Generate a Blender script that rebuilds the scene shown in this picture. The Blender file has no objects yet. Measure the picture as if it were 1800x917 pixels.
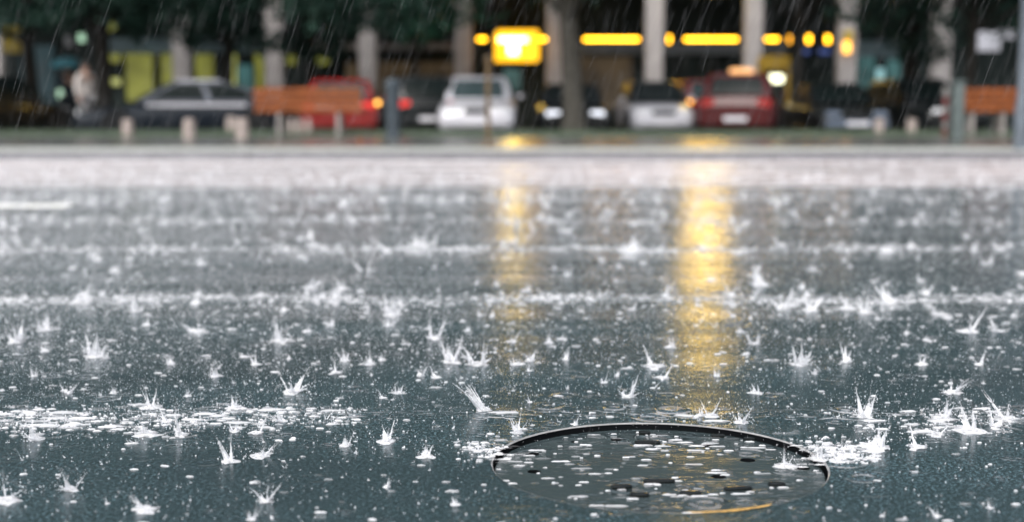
import bpy, bmesh, math, random
import numpy as np
from mathutils import Vector, Matrix
from mathutils.geometry import delaunay_2d_cdt

R = math.radians
rnd = random.Random(7)
scene = bpy.context.scene
col = scene.collection

# ------------------------------------------------------------------ camera
F, CX, CY, HOR, CAMH = 2350.0, 900.0, 458.5, 180.0, 0.67
PITCH = math.atan((CY - HOR) / F)
FWD = Vector((0, math.cos(PITCH), -math.sin(PITCH)))
UP = Vector((0, math.sin(PITCH), math.cos(PITCH)))
CAM = Vector((0, 0, CAMH))


def ray(px, py):
    return FWD + UP * ((CY - py) / F) + Vector(((px - CX) / F, 0, 0))


def at(px, py, Y):
    """the point seen at (px, py) that lies Y metres down the street"""
    d = ray(px, py)
    return CAM + d * (Y / d.y)


def ground(px, py, z=0.0):
    d = ray(px, py)
    return CAM + d * ((z - CAMH) / d.z)


def X(px, Y):
    return at(px, HOR, Y).x


def proj(p):
    v = p - CAM
    d = v.dot(FWD)
    return CX + F * v.x / d, CY - F * v.dot(UP) / d


cam_data = bpy.data.cameras.new('camera')
cam = bpy.data.objects.new('camera', cam_data)
col.objects.link(cam)
cam.location = CAM
cam.rotation_euler = (R(90) - PITCH, 0, 0)
cam_data.sensor_width = 36
cam_data.lens = 36 * F / 1800
cam_data.clip_start = 0.05
cam_data.clip_end = 2000
cam_data.dof.use_dof = True
cam_data.dof.focus_distance = 2.75
cam_data.dof.aperture_fstop = 1.9
scene.camera = cam

# ------------------------------------------------------------------ world, light, view
w = bpy.data.worlds.new('World')
scene.world = w
w.use_nodes = True
nt = w.node_tree
sky = nt.nodes.new('ShaderNodeTexSky')
sky.sky_type = 'NISHITA'
sky.sun_disc = False
SUN_EL, SUN_AZ = 50, 200          # overcast: a soft, high light from behind the camera
sky.sun_elevation = R(SUN_EL)
sky.sun_rotation = R(SUN_AZ)
sky.air_density = 1.0
sky.dust_density = 5.0
hs = nt.nodes.new('ShaderNodeHueSaturation')
hs.inputs['Saturation'].default_value = 0.38
nt.links.new(sky.outputs[0], hs.inputs['Color'])
# an overcast sky is about three times brighter overhead than at the horizon
wtc = nt.nodes.new('ShaderNodeTexCoord')
wsp = nt.nodes.new('ShaderNodeSeparateXYZ')
nt.links.new(wtc.outputs['Generated'], wsp.inputs[0])
wmr = nt.nodes.new('ShaderNodeMapRange')
wmr.inputs['From Min'].default_value = 0.0
wmr.inputs['From Max'].default_value = 1.0
wmr.inputs['To Min'].default_value = 0.75
wmr.inputs['To Max'].default_value = 2.1
nt.links.new(wsp.outputs['Z'], wmr.inputs['Value'])
wmx = nt.nodes.new('ShaderNodeVectorMath')
wmx.operation = 'SCALE'
nt.links.new(hs.outputs[0], wmx.inputs[0])
nt.links.new(wmr.outputs[0], wmx.inputs['Scale'])
nt.links.new(wmx.outputs[0], nt.nodes['Background'].inputs[0])
nt.nodes['Background'].inputs[1].default_value = 0.13
sun_d = bpy.data.lights.new('sun', 'SUN')
sun_d.energy = 0.7
sun_d.angle = R(40)
sun_d.color = (1.0, 0.97, 0.94)
sun = bpy.data.objects.new('sun', sun_d)
col.objects.link(sun)
az = R(SUN_AZ)
sdir = Vector((math.sin(az) * math.cos(R(SUN_EL)), math.cos(az) * math.cos(R(SUN_EL)), math.sin(R(SUN_EL))))
sun.rotation_euler = sdir.to_track_quat('Z', 'Y').to_euler()
sun.location = sdir * 60

vs = scene.view_settings
vs.view_transform = 'Standard'
vs.look = 'None'
vs.gamma = 1
vs.use_curve_mapping = False
vs.exposure = 0.55
scene.render.engine = 'CYCLES'
cy = scene.cycles
cy.use_denoising = True
cy.denoiser = 'OPENIMAGEDENOISE'
cy.sample_clamp_indirect = 6
cy.max_bounces = 6
cy.diffuse_bounces = 3
cy.glossy_bounces = 3
cy.transparent_max_bounces = 12
cy.use_adaptive_sampling = False

# ------------------------------------------------------------------ materials
MATS = {}


def new_mat(name):
    m = bpy.data.materials.new(name)
    m.use_nodes = True
    MATS[name] = m
    return m, m.node_tree, m.node_tree.nodes['Principled BSDF']


def simple(name, c, rough=0.5, metal=0.0, var=0.15, scale=6.0, bump=0.0, spec=0.5, coat=0.0):
    """base colour broken up by object-space noise"""
    m, t, b = new_mat(name)
    tc = t.nodes.new('ShaderNodeTexCoord')
    n = t.nodes.new('ShaderNodeTexNoise')
    n.inputs['Scale'].default_value = scale
    n.inputs['Detail'].default_value = 5
    t.links.new(tc.outputs['Object'], n.inputs['Vector'])
    r = t.nodes.new('ShaderNodeValToRGB')
    r.color_ramp.elements[0].position = 0.3
    r.color_ramp.elements[1].position = 0.7
    r.color_ramp.elements[0].color = (*[x * (1 - var) for x in c], 1)
    r.color_ramp.elements[1].color = (*[min(1, x * (1 + var)) for x in c], 1)
    t.links.new(n.outputs['Fac'], r.inputs[0])
    t.links.new(r.outputs[0], b.inputs['Base Color'])
    b.inputs['Roughness'].default_value = rough
    b.inputs['Metallic'].default_value = metal
    b.inputs['Specular IOR Level'].default_value = spec
    b.inputs['Coat Weight'].default_value = coat
    b.inputs['Coat Roughness'].default_value = 0.05
    if bump:
        bp = t.nodes.new('ShaderNodeBump')
        bp.inputs['Strength'].default_value = 1
        bp.inputs['Distance'].default_value = bump
        t.links.new(n.outputs['Fac'], bp.inputs['Height'])
        t.links.new(bp.outputs[0], b.inputs['Normal'])
    return m


def glow(name, c, s, base=(0.3, 0.3, 0.3), var=0.0, scale=3.0):
    m, t, b = new_mat(name)
    b.inputs['Base Color'].default_value = (*base, 1)
    b.inputs['Emission Color'].default_value = (*c, 1)
    b.inputs['Emission Strength'].default_value = s
    b.inputs['Roughness'].default_value = 0.4
    if var:
        tc = t.nodes.new('ShaderNodeTexCoord')
        n = t.nodes.new('ShaderNodeTexNoise')
        n.inputs['Scale'].default_value = scale
        t.links.new(tc.outputs['Object'], n.inputs['Vector'])
        mr = t.nodes.new('ShaderNodeMapRange')
        mr.inputs['From Min'].default_value = 0.3
        mr.inputs['From Max'].default_value = 0.7
        mr.inputs['To Min'].default_value = s * (1 - var)
        mr.inputs['To Max'].default_value = s * (1 + var)
        t.links.new(n.outputs['Fac'], mr.inputs['Value'])
        t.links.new(mr.outputs[0], b.inputs['Emission Strength'])
    return m


class NB:
    """tiny node builder for scalar maths"""

    def __init__(self, t):
        self.t = t

    def m(self, op, a, b=None, c=None, clamp=False):
        n = self.t.nodes.new('ShaderNodeMath')
        n.operation = op
        n.use_clamp = clamp
        for i, v in enumerate((a, b, c)):
            if v is None:
                continue
            if isinstance(v, (int, float)):
                n.inputs[i].default_value = v
            else:
                self.t.links.new(v, n.inputs[i])
        return n.outputs[0]

    def noise(self, vec, scale, detail=4, rough=0.5):
        n = self.t.nodes.new('ShaderNodeTexNoise')
        n.inputs['Scale'].default_value = scale
        n.inputs['Detail'].default_value = detail
        n.inputs['Roughness'].default_value = rough
        self.t.links.new(vec, n.inputs['Vector'])
        return n.outputs['Fac']

    def scaled(self, vec, s):
        n = self.t.nodes.new('ShaderNodeMapping')
        n.inputs['Scale'].default_value = s
        self.t.links.new(vec, n.inputs['Vector'])
        return n.outputs[0]

    def smooth(self, v, lo, hi, a=0.0, b=1.0):
        n = self.t.nodes.new('ShaderNodeMapRange')
        n.interpolation_type = 'SMOOTHSTEP'
        n.inputs['From Min'].default_value = lo
        n.inputs['From Max'].default_value = hi
        n.inputs['To Min'].default_value = a
        n.inputs['To Max'].default_value = b
        self.t.links.new(v, n.inputs['Value'])
        return n.outputs[0]

    def band(self, y, c, hw):
        """1 at y = c falling to 0 at c +- hw"""
        return self.smooth(self.m('ABSOLUTE', self.m('SUBTRACT', y, c)), 0.0, hw, 1.0, 0.0)

    def rings(self, vec, scale, freq, amp, dens=0.6):
        """ring ripples round the centres of scattered raindrop hits"""
        v = self.t.nodes.new('ShaderNodeTexVoronoi')
        v.inputs['Scale'].default_value = scale
        v.inputs['Randomness'].default_value = 1.0
        self.t.links.new(vec, v.inputs['Vector'])
        s = self.t.nodes.new('ShaderNodeSeparateColor')
        self.t.links.new(v.outputs['Color'], s.inputs[0])
        d = v.outputs['Distance']
        ph = self.m('MULTIPLY', s.outputs[0], 6.283)
        wv = self.m('SINE', self.m('ADD', self.m('MULTIPLY', d, freq), ph))
        fall = self.smooth(d, 0.0, 0.62, 1.0, 0.0)
        on = self.m('LESS_THAN', s.outputs[1], dens)
        big = self.m('ADD', self.m('MULTIPLY', s.outputs[2], 0.8), 0.4)
        return self.m('MULTIPLY', self.m('MULTIPLY', wv, self.m('MULTIPLY', fall, on)), self.m('MULTIPLY', big, amp))


YG0, YK = 10.55, 15.4                        # gutter lane from YG0, kerb at YK
# rows of standing water across the road: (metres from the camera line, half width, strength)
BANDS = [(2.82, 0.10, 0.9), (4.55, 0.15, 1.0), (6.10, 0.17, 0.8), (7.6, 0.35, 0.45), (9.3, 0.5, 0.4)]


def wet_road(name, base, rough_lo, rough_hi, amp=1.0, pale=False, chip=7.0):
    m, t, b = new_mat(name)
    nb = NB(t)
    g = t.nodes.new('ShaderNodeNewGeometry')
    pos = g.outputs['Position']
    sp = t.nodes.new('ShaderNodeSeparateXYZ')
    t.links.new(pos, sp.inputs[0])
    y = nb.m('ADD', sp.outputs['Y'], nb.m('MULTIPLY', nb.m('SUBTRACT', nb.noise(pos, 0.8, 2), 0.5), 0.25))
    mask = None
    for c, hw, s in BANDS:
        bnd = nb.m('MULTIPLY', nb.band(y, c, hw), s)
        mask = bnd if mask is None else nb.m('MAXIMUM', mask, bnd)
    patch = nb.smooth(nb.noise(nb.scaled(pos, (0.55, 1.6, 1)), 2.2, 3), 0.42, 0.66)
    # asphalt: dark binder with lighter chips
    grain = nb.noise(pos, 150, 4, 0.75)
    chips = nb.smooth(grain, 0.47, 0.64)
    blot = nb.noise(nb.scaled(pos, (0.5, 1.4, 1)), 1.7, 4)
    cr = t.nodes.new('ShaderNodeMix')
    cr.data_type = 'RGBA'
    cr.inputs[6].default_value = (*base, 1)
    cr.inputs[7].default_value = (*[min(0.7, x * (1.35 if pale else chip)) for x in base], 1)
    t.links.new(nb.m('MULTIPLY', chips, nb.smooth(blot, 0.3, 0.7, 0.4, 1.0)), cr.inputs[0])
    if pale:                                       # dirt and dark wet streaks along the gutter
        st = nb.smooth(nb.noise(nb.scaled(pos, (0.16, 1.5, 1)), 1.6, 5, 0.6), 0.38, 0.62, 0.0, 0.7)
        edge = nb.smooth(nb.m('ADD', sp.outputs['Y'], nb.m('MULTIPLY', nb.noise(nb.scaled(pos, (0.6, 1, 1)), 1.3, 4), 1.2)), YG0 + .1, YG0 + 2.0, 0.9, 0.0)
        c2 = t.nodes.new('ShaderNodeMix')
        c2.data_type = 'RGBA'
        t.links.new(nb.m('MAXIMUM', st, edge), c2.inputs[0])
        t.links.new(cr.outputs[2], c2.inputs[6])
        c2.inputs[7].default_value = (0.085, 0.09, 0.095, 1)
        t.links.new(c2.outputs[2], b.inputs['Base Color'])
    else:
        t.links.new(cr.outputs[2], b.inputs['Base Color'])
    b.inputs['IOR'].default_value = 1.5
    # water film thickness drives the gloss
    ro = nb.smooth(nb.m('ADD', nb.m('MULTIPLY', blot, 0.6), nb.m('MULTIPLY', mask, 0.35)), 0.25, 0.6, rough_hi, rough_lo)
    t.links.new(ro, b.inputs['Roughness'])
    # ripples
    vx = nb.scaled(pos, (1, 1, 0))
    wob = t.nodes.new('ShaderNodeVectorMath')
    wob.operation = 'ADD'
    wn = t.nodes.new('ShaderNodeTexNoise')
    wn.inputs['Scale'].default_value = 14
    t.links.new(vx, wn.inputs['Vector'])
    ws = t.nodes.new('ShaderNodeVectorMath')
    ws.operation = 'SCALE'
    ws.inputs['Scale'].default_value = 0.02
    t.links.new(wn.outputs['Color'], ws.inputs[0])
    t.links.new(vx, wob.inputs[0])
    t.links.new(ws.outputs[0], wob.inputs[1])
    v = wob.outputs[0]
    h = nb.rings(v, 9, 24, 0.0034 * amp, 0.34)
    h = nb.m('ADD', h, nb.rings(v, 21, 19, 0.0018 * amp, 0.36))
    h = nb.m('ADD', h, nb.m('MULTIPLY', nb.m('SUBTRACT', nb.noise(nb.scaled(v, (0.55, 1.0, 1)), 38, 2), 0.5), 0.0017 * amp))
    boost = nb.m('ADD', nb.m('MULTIPLY', mask, 1.9), nb.m('ADD', nb.m('MULTIPLY', patch, 0.75), 0.3))
    h = nb.m('MULTIPLY', h, boost)
    h = nb.m('ADD', h, nb.m('MULTIPLY', grain, 0.00034))
    # long shallow undulations across the lane
    h = nb.m('ADD', h, nb.m('MULTIPLY', nb.noise(nb.scaled(pos, (0.10, 1.0, 1)), 1.9, 2), 0.016))
    bp = t.nodes.new('ShaderNodeBump')
    bp.inputs['Strength'].default_value = 1
    bp.inputs['Distance'].default_value = 1
    t.links.new(h, bp.inputs['Height'])
    t.links.new(bp.outputs[0], b.inputs['Normal'])
    return m


wet_road('asphalt', (0.015, 0.025, 0.029), 0.03, 0.13)
wet_road('gutter_concrete', (0.47, 0.41, 0.405), 0.10, 0.30, 0.6, True)
wet_road('wet_paving', (0.075, 0.078, 0.072), 0.06, 0.22, 0.35, chip=1.6)
wet_road('back_street', (0.030, 0.034, 0.034), 0.15, 0.4, 0.3, chip=2.0)
wet_road('iron', (0.030, 0.042, 0.045), 0.03, 0.12, 3.2, chip=1.8)
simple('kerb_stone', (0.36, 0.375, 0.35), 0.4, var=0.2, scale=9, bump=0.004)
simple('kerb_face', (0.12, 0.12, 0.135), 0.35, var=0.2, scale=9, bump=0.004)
simple('lane_paint', (0.80, 0.80, 0.76), 0.3, var=0.08, scale=30)
simple('yellow_mark', (0.42, 0.25, 0.06), 0.35, var=0.3, scale=40)
simple('iron_lip_glint', (0.22, 0.22, 0.22), 0.15, var=0.3, scale=40)  # frame lip, paled so the water-edge sky glint sits in its colour
simple('lug_iron', (0.006, 0.008, 0.008), 0.12, var=0.3, scale=60, spec=0.25)
simple('recess_shade', (0.006, 0.007, 0.008), 0.8, spec=0.0)  # near black, recess shade of rim wall, holes and shaft put into colour
simple('grass_soil', (0.045, 0.065, 0.045), 0.8, var=0.3, scale=4, bump=0.02)
simple('column_stone', (0.36, 0.34, 0.335), 0.6, var=0.12, scale=3, bump=0.004)
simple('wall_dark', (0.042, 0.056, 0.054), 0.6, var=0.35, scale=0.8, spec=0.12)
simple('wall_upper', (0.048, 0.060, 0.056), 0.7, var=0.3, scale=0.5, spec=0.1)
simple('slab_edge', (0.20, 0.18, 0.165), 0.6, var=0.2)
simple('fascia_grey', (0.30, 0.34, 0.37), 0.4, var=0.25)
simple('fascia_teal', (0.17, 0.26, 0.29), 0.3, var=0.35, scale=1.5)
simple('glass_dark', (0.015, 0.03, 0.032), 0.08, var=0.3, scale=1.0, spec=0.3)
simple('blind_white', (0.66, 0.66, 0.70), 0.6, var=0.1)
simple('bark_dark', (0.030, 0.028, 0.025), 0.85, var=0.4, scale=14, bump=0.02, spec=0.1)
simple('bark_grey', (0.085, 0.080, 0.068), 0.8, var=0.4, scale=9, bump=0.02, spec=0.15)
simple('bench_wood', (0.21, 0.062, 0.018), 0.45, var=0.4, scale=12, spec=0.25)
simple('bench_leg', (0.26, 0.24, 0.23), 0.6, var=0.2)
simple('bollard_concrete', (0.31, 0.262, 0.24), 0.6, var=0.18, scale=14, bump=0.004)
simple('post_slate', (0.045, 0.058, 0.07), 0.35, var=0.2, spec=0.3)
simple('post_blue_grey', (0.095, 0.115, 0.14), 0.35, var=0.2)
simple('post_rust', (0.10, 0.062, 0.025), 0.5, var=0.4, scale=20)
simple('post_white', (0.16, 0.155, 0.15), 0.5, var=0.2)
simple('post_red', (0.10, 0.016, 0.016), 0.4, var=0.2)
simple('post_green_grey', (0.09, 0.115, 0.115), 0.5, var=0.2)
simple('board_yellow', (0.50, 0.36, 0.03), 0.4, var=0.15)
simple('kiosk_yellow', (0.42, 0.27, 0.03), 0.4, var=0.2)
simple('kiosk_dark', (0.03, 0.035, 0.035), 0.3, spec=0.2)
simple('paint_navy', (0.007, 0.011, 0.017), 0.18, var=0.1, coat=0.25, spec=0.4)
simple('paint_pewter', (0.11, 0.12, 0.145), 0.22, metal=0.2, var=0.06, coat=0.5)
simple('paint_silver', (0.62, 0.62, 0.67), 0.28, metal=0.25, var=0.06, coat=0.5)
simple('paint_red', (0.17, 0.010, 0.009), 0.2, var=0.1, coat=0.6)
simple('paint_dark_red', (0.060, 0.006, 0.007), 0.3, var=0.1, coat=0.15, spec=0.3)
simple('paint_maroon', (0.10, 0.012, 0.015), 0.2, var=0.1, coat=0.6)
simple('paint_black', (0.007, 0.009, 0.010), 0.3, var=0.1, coat=0.15, spec=0.3)
simple('paint_steel', (0.17, 0.21, 0.28), 0.25, metal=0.3, var=0.1, coat=0.5)
simple('car_glass', (0.022, 0.042, 0.044), 0.06, var=0.1, spec=0.6)
simple('car_glass_dark', (0.006, 0.010, 0.010), 0.35, var=0.1, spec=0.12)
glow('wall_glow', (0.9, 0.9, 1.0), 0.30, (0.6, 0.6, 0.65), 0.3, 2.0)  # slight glow put in to brighten pale wall patches, not a lamp
simple('rubber', (0.012, 0.012, 0.013), 0.7, spec=0.15)
simple('rim_metal', (0.35, 0.36, 0.38), 0.3, metal=0.8, var=0.1)
simple('plastic_black', (0.014, 0.015, 0.016), 0.4, spec=0.15)
simple('plate', (0.62, 0.62, 0.66), 0.4, var=0.05)
simple('lamp_clear', (0.72, 0.73, 0.76), 0.12, var=0.05, coat=0.5)
simple('lamp_red', (0.36, 0.015, 0.012), 0.15, var=0.05, coat=0.5)
simple('skin', (0.45, 0.28, 0.21), 0.5, var=0.08)
simple('hair', (0.02, 0.016, 0.013), 0.5)
simple('coat_beige', (0.60, 0.55, 0.52), 0.8, var=0.12, scale=8)
simple('coat_navy', (0.018, 0.032, 0.045), 0.8, var=0.2, scale=8, spec=0.1)
simple('trousers_dark', (0.018, 0.022, 0.027), 0.8, var=0.2, spec=0.1)
simple('trousers_pale', (0.24, 0.24, 0.25), 0.8, var=0.15)
simple('shoe', (0.02, 0.02, 0.02), 0.5)
simple('umbrella_teal', (0.05, 0.20, 0.25), 0.5, var=0.1)
glow('sign_yellow', (1.0, 0.46, 0.010), 1.5, (0.5, 0.35, 0.02))
glow('sign_letter', (1.0, 0.70, 0.16), 15.0)
glow('tube_yellow', (1.0, 0.45, 0.010), 7.0)
glow('tube_amber', (1.0, 0.42, 0.01), 2.6)
glow('lamp_sign', (1.0, 0.64, 0.12), 16.0)
glow('lamp_amber', (1.0, 0.42, 0.02), 3.2)
glow('lamp_amber_dim', (1.0, 0.40, 0.04), 1.0)
glow('lamp_tail', (1.0, 0.035, 0.02), 0.5, (0.3, 0.01, 0.01))
glow('lamp_head', (0.86, 0.90, 1.0), 1.1)
glow('win_green', (0.60, 0.62, 0.12), 0.20, (0.05, 0.05, 0.02), 0.35, 1.4)
glow('win_lime', (0.70, 0.74, 0.16), 0.40)
glow('win_teal', (0.16, 0.42, 0.42), 0.16, (0.03, 0.05, 0.05), 0.5, 1.2)
glow('win_deep', (0.10, 0.3, 0.36), 0.05, (0.02, 0.04, 0.05), 0.6, 1.0)
glow('win_cyan', (0.45, 0.95, 1.0), 0.35)
glow('win_blue', (0.08, 0.16, 0.6), 0.30)
glow('win_mint', (0.62, 1.0, 0.70), 0.6)
glow('win_cream', (1.0, 1.0, 0.66), 2.6)
glow('win_brown', (0.30, 0.20, 0.10), 0.10, (0.03, 0.03, 0.03), 0.6, 1.0)


def water(name, a, top=None, island=False, ragged=False):
    m, t, b = new_mat(name)
    b.inputs['Base Color'].default_value = (0.92, 0.93, 0.96, 1)
    b.inputs['Roughness'].default_value = 0.25
    b.inputs['IOR'].default_value = 1.33
    out = t.nodes['Material Output']
    tl = t.nodes.new('ShaderNodeBsdfTranslucent')
    tl.inputs[0].default_value = (0.92, 0.93, 0.96, 1)
    mx = t.nodes.new('ShaderNodeMixShader')
    mx.inputs[0].default_value = 0.35
    t.links.new(b.outputs[0], mx.inputs[1])
    t.links.new(tl.outputs[0], mx.inputs[2])
    tr = t.nodes.new('ShaderNodeBsdfTransparent')
    m2 = t.nodes.new('ShaderNodeMixShader')
    m2.inputs[0].default_value = 1 - a
    if island:                                     # every fleck its own opacity
        g = t.nodes.new('ShaderNodeNewGeometry')
        t.links.new(NB(t).smooth(g.outputs['Random Per Island'], 0.0, 1.0, 0.95, 0.25), m2.inputs[0])
    if top is not None:                            # jets thin out upwards
        tc = t.nodes.new('ShaderNodeTexCoord')
        sp = t.nodes.new('ShaderNodeSeparateXYZ')
        t.links.new(tc.outputs['Object'], sp.inputs[0])
        al = NB(t).smooth(sp.outputs['Z'], 0.0, 0.9, 1 - a, 1 - top)
        if ragged:                                 # each hit is caught at its own moment, with thin torn patches
            oi = t.nodes.new('ShaderNodeObjectInfo')
            nb = NB(t)
            al = nb.m('ADD', al, nb.m('MULTIPLY', oi.outputs['Random'], 0.28))
            al = nb.m('ADD', al, nb.m('MULTIPLY', nb.smooth(nb.noise(tc.outputs['Object'], 7, 3), .45, .7), 0.35), clamp=True)
        t.links.new(al, m2.inputs[0])
    t.links.new(mx.outputs[0], m2.inputs[1])
    t.links.new(tr.outputs[0], m2.inputs[2])
    t.links.new(m2.outputs[0], out.inputs[0])
    return m


water('splash_water', 0.92, 0.46, ragged=True)
water('spatter_water', 0.62)
water('spray_water', 0.75)
water('glint_froth', 0.80, island=True)  # white for the painted ripple glints and bits of froth
water('rain_water', 0.055)


def leaf_mat(name, c1, c2):
    m, t, b = new_mat(name)
    g = t.nodes.new('ShaderNodeNewGeometry')
    mx = t.nodes.new('ShaderNodeMix')
    mx.data_type = 'RGBA'
    mx.inputs[6].default_value = (*c1, 1)
    mx.inputs[7].default_value = (*c2, 1)
    t.links.new(g.outputs['Random Per Island'], mx.inputs[0])
    t.links.new(mx.outputs[2], b.inputs['Base Color'])
    b.inputs['Roughness'].default_value = 0.55
    b.inputs['Specular IOR Level'].default_value = 0.2
    return m


leaf_mat('leaf_dark', (0.018, 0.048, 0.040), (0.042, 0.094, 0.068))
leaf_mat('leaf_green', (0.018, 0.075, 0.050), (0.040, 0.14, 0.085))
leaf_mat('grass_blade', (0.055, 0.080, 0.055), (0.10, 0.13, 0.085))


# ------------------------------------------------------------------ mesh builder
class MB:
    def __init__(self):
        self.v, self.f = [], []

    def add(self, vs, fs):
        o = len(self.v)
        self.v += [tuple(p) for p in vs]
        self.f += [tuple(i + o for i in q) for q in fs]
        return self

    def box(self, x0, x1, y0, y1, z0, z1):
        return self.add([(x0, y0, z0), (x1, y0, z0), (x1, y1, z0), (x0, y1, z0), (x0, y0, z1), (x1, y0, z1), (x1, y1, z1), (x0, y1, z1)],
                        [(3, 2, 1, 0), (4, 5, 6, 7), (0, 1, 5, 4), (1, 2, 6, 5), (2, 3, 7, 6), (3, 0, 4, 7)])

    def bbox(self, x0, x1, y0, y1, z0, z1, b=0.01):
        """box with bevelled edges"""
        bm = bmesh.new()
        bmesh.ops.create_cube(bm, size=1)
        for vv in bm.verts:
            vv.co = Vector(((x0 + x1) / 2 + vv.co.x * (x1 - x0), (y0 + y1) / 2 + vv.co.y * (y1 - y0), (z0 + z1) / 2 + vv.co.z * (z1 - z0)))
        bmesh.ops.bevel(bm, geom=bm.edges[:], offset=b, segments=2, affect='EDGES')
        bm.verts.index_update()
        self.add([v.co[:] for v in bm.verts], [[v.index for v in f.verts] for f in bm.faces])
        bm.free()
        return self

    def tube(self, pts, rad, n=8, caps=True):
        pts = [Vector(p) for p in pts]
        rad = rad if isinstance(rad, (list, tuple)) else [rad] * len(pts)
        rows, ref = [], None
        for i, p in enumerate(pts):
            d = (pts[min(i + 1, len(pts) - 1)] - pts[max(i - 1, 0)]).normalized()
            if ref is None:
                ref = Vector((1, 0, 0)) if abs(d.x) < 0.8 else Vector((0, 1, 0))
            a = (ref - d * ref.dot(d)).normalized()
            b = d.cross(a)
            ref = a
            rows.append([p + (a * math.cos(2 * math.pi * k / n) + b * math.sin(2 * math.pi * k / n)) * rad[i] for k in range(n)])
        vs = [q for r_ in rows for q in r_]
        fs = [(i * n + k, i * n + (k + 1) % n, (i + 1) * n + (k + 1) % n, (i + 1) * n + k) for i in range(len(rows) - 1) for k in range(n)]
        if caps:
            fs += [tuple(range(n - 1, -1, -1)), tuple((len(rows) - 1) * n + k for k in range(n))]
        return self.add(vs, fs)

    def lathe(self, prof, n=20, c=(0, 0, 0), axis='z'):
        """prof: (radius, height) pairs"""
        vs, fs = [], []
        for r_, z in prof:
            for k in range(n):
                a = 2 * math.pi * k / n
                p = (r_ * math.cos(a), r_ * math.sin(a), z)
                if axis == 'y':
                    p = (p[0], p[2], p[1])
                vs.append((p[0] + c[0], p[1] + c[1], p[2] + c[2]))
        for i in range(len(prof) - 1):
            for k in range(n):
                q = (i * n + k, i * n + (k + 1) % n, (i + 1) * n + (k + 1) % n, (i + 1) * n + k)
                fs.append(q if axis == 'z' else q[::-1])
        return self.add(vs, fs)

    def prism(self, poly, nrm, t):
        """flat polygon (3-D points) given thickness t along nrm"""
        nrm = Vector(nrm)
        n = len(poly)
        a = [Vector(p) for p in poly]
        vs = a + [p + nrm * t for p in a]
        fs = [tuple(range(n - 1, -1, -1)), tuple(range(n, 2 * n))] + [(i, (i + 1) % n, n + (i + 1) % n, n + i) for i in range(n)]
        return self.add(vs, fs)

    def build(self, name, mat, parent=None, smooth=None):
        me = bpy.data.meshes.new(name)
        me.from_pydata(self.v, [], self.f)
        if smooth is not None:
            me.shade_smooth()
            me.set_sharp_from_angle(angle=R(smooth))
        me.materials.append(MATS[mat])
        me.update()
        o = bpy.data.objects.new(name, me)
        col.objects.link(o)
        o.parent = parent
        return o


def fix_normals(o):
    bm = bmesh.new()
    bm.from_mesh(o.data)
    bmesh.ops.recalc_face_normals(bm, faces=bm.faces[:])
    bm.to_mesh(o.data)
    bm.free()
    return o


def tag(o, label=None, cat=None, group=None, kind=None):
    if label:
        o['label'] = label
    if cat:
        o['category'] = cat
    if group:
        o['group'] = group
    if kind:
        o['kind'] = kind
    return o


def thing(name, label, cat, loc=(0, 0, 0), rz=0.0, group=None):
    o = bpy.data.objects.new(name, None)
    col.objects.link(o)
    o.location = loc
    o.rotation_euler = (0, 0, rz)
    o.empty_display_size = 0.2
    return tag(o, label, cat, group)


def copy_tree(o, parent=None):
    c = o.copy()
    col.objects.link(c)
    c.parent = parent
    for ch in list(o.children):
        copy_tree(ch, c)
    return c


def np_mesh(name, V, Fc, mat, k):
    """V (n,3) array, Fc (m,k) array -> object"""
    me = bpy.data.meshes.new(name)
    me.vertices.add(len(V))
    me.vertices.foreach_set('co', V.astype(np.float32).ravel())
    me.loops.add(Fc.size)
    me.loops.foreach_set('vertex_index', Fc.astype(np.int32).ravel())
    me.polygons.add(len(Fc))
    me.polygons.foreach_set('loop_start', np.arange(0, Fc.size, k, dtype=np.int32))
    me.update(calc_edges=True)
    me.materials.append(MATS[mat])
    o = bpy.data.objects.new(name, me)
    col.objects.link(o)
    return o


# ------------------------------------------------------------------ setting: ground
MC = ground(1157, 812)                       # centre of the manhole
MR = (ground(1449, 812) - ground(865, 812)).length / 2
KH = 0.10                                    # kerb height
YP, YL, YS = 17.2, 22.4, 26.0                # end of kerb slab, paving, lawn


def holed(outer, holes, z):
    """flat sheet with holes cut out"""
    vs, es = [], []
    for loop in [outer] + holes:
        o = len(vs)
        vs += [Vector(p) for p in loop]
        es += [(o + i, o + (i + 1) % len(loop)) for i in range(len(loop))]
    v2, _, f2, _, _, _ = delaunay_2d_cdt(vs, es, [], 0, 1e-6)

    def inside(p, loop):
        c = False
        for i in range(len(loop)):
            a, b = loop[i], loop[i - 1]
            if (a[1] > p[1]) != (b[1] > p[1]) and p[0] < (b[0] - a[0]) * (p[1] - a[1]) / (b[1] - a[1]) + a[0]:
                c = not c
        return c
    fs = []
    for f in f2:
        c = sum((v2[i] for i in f), Vector((0, 0))) / len(f)
        if inside(c, outer) and not any(inside(c, h) for h in holes):
            a, b, d = (v2[f[0]], v2[f[1]], v2[f[2]])
            fs.append(tuple(f) if (b - a).cross(d - a) > 0 else tuple(reversed(f)))
    return [(p.x, p.y, z) for p in v2], fs


def circle(c, r, n):
    return [(c[0] + r * math.cos(2 * math.pi * k / n), c[1] + r * math.sin(2 * math.pi * k / n)) for k in range(n)]


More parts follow.
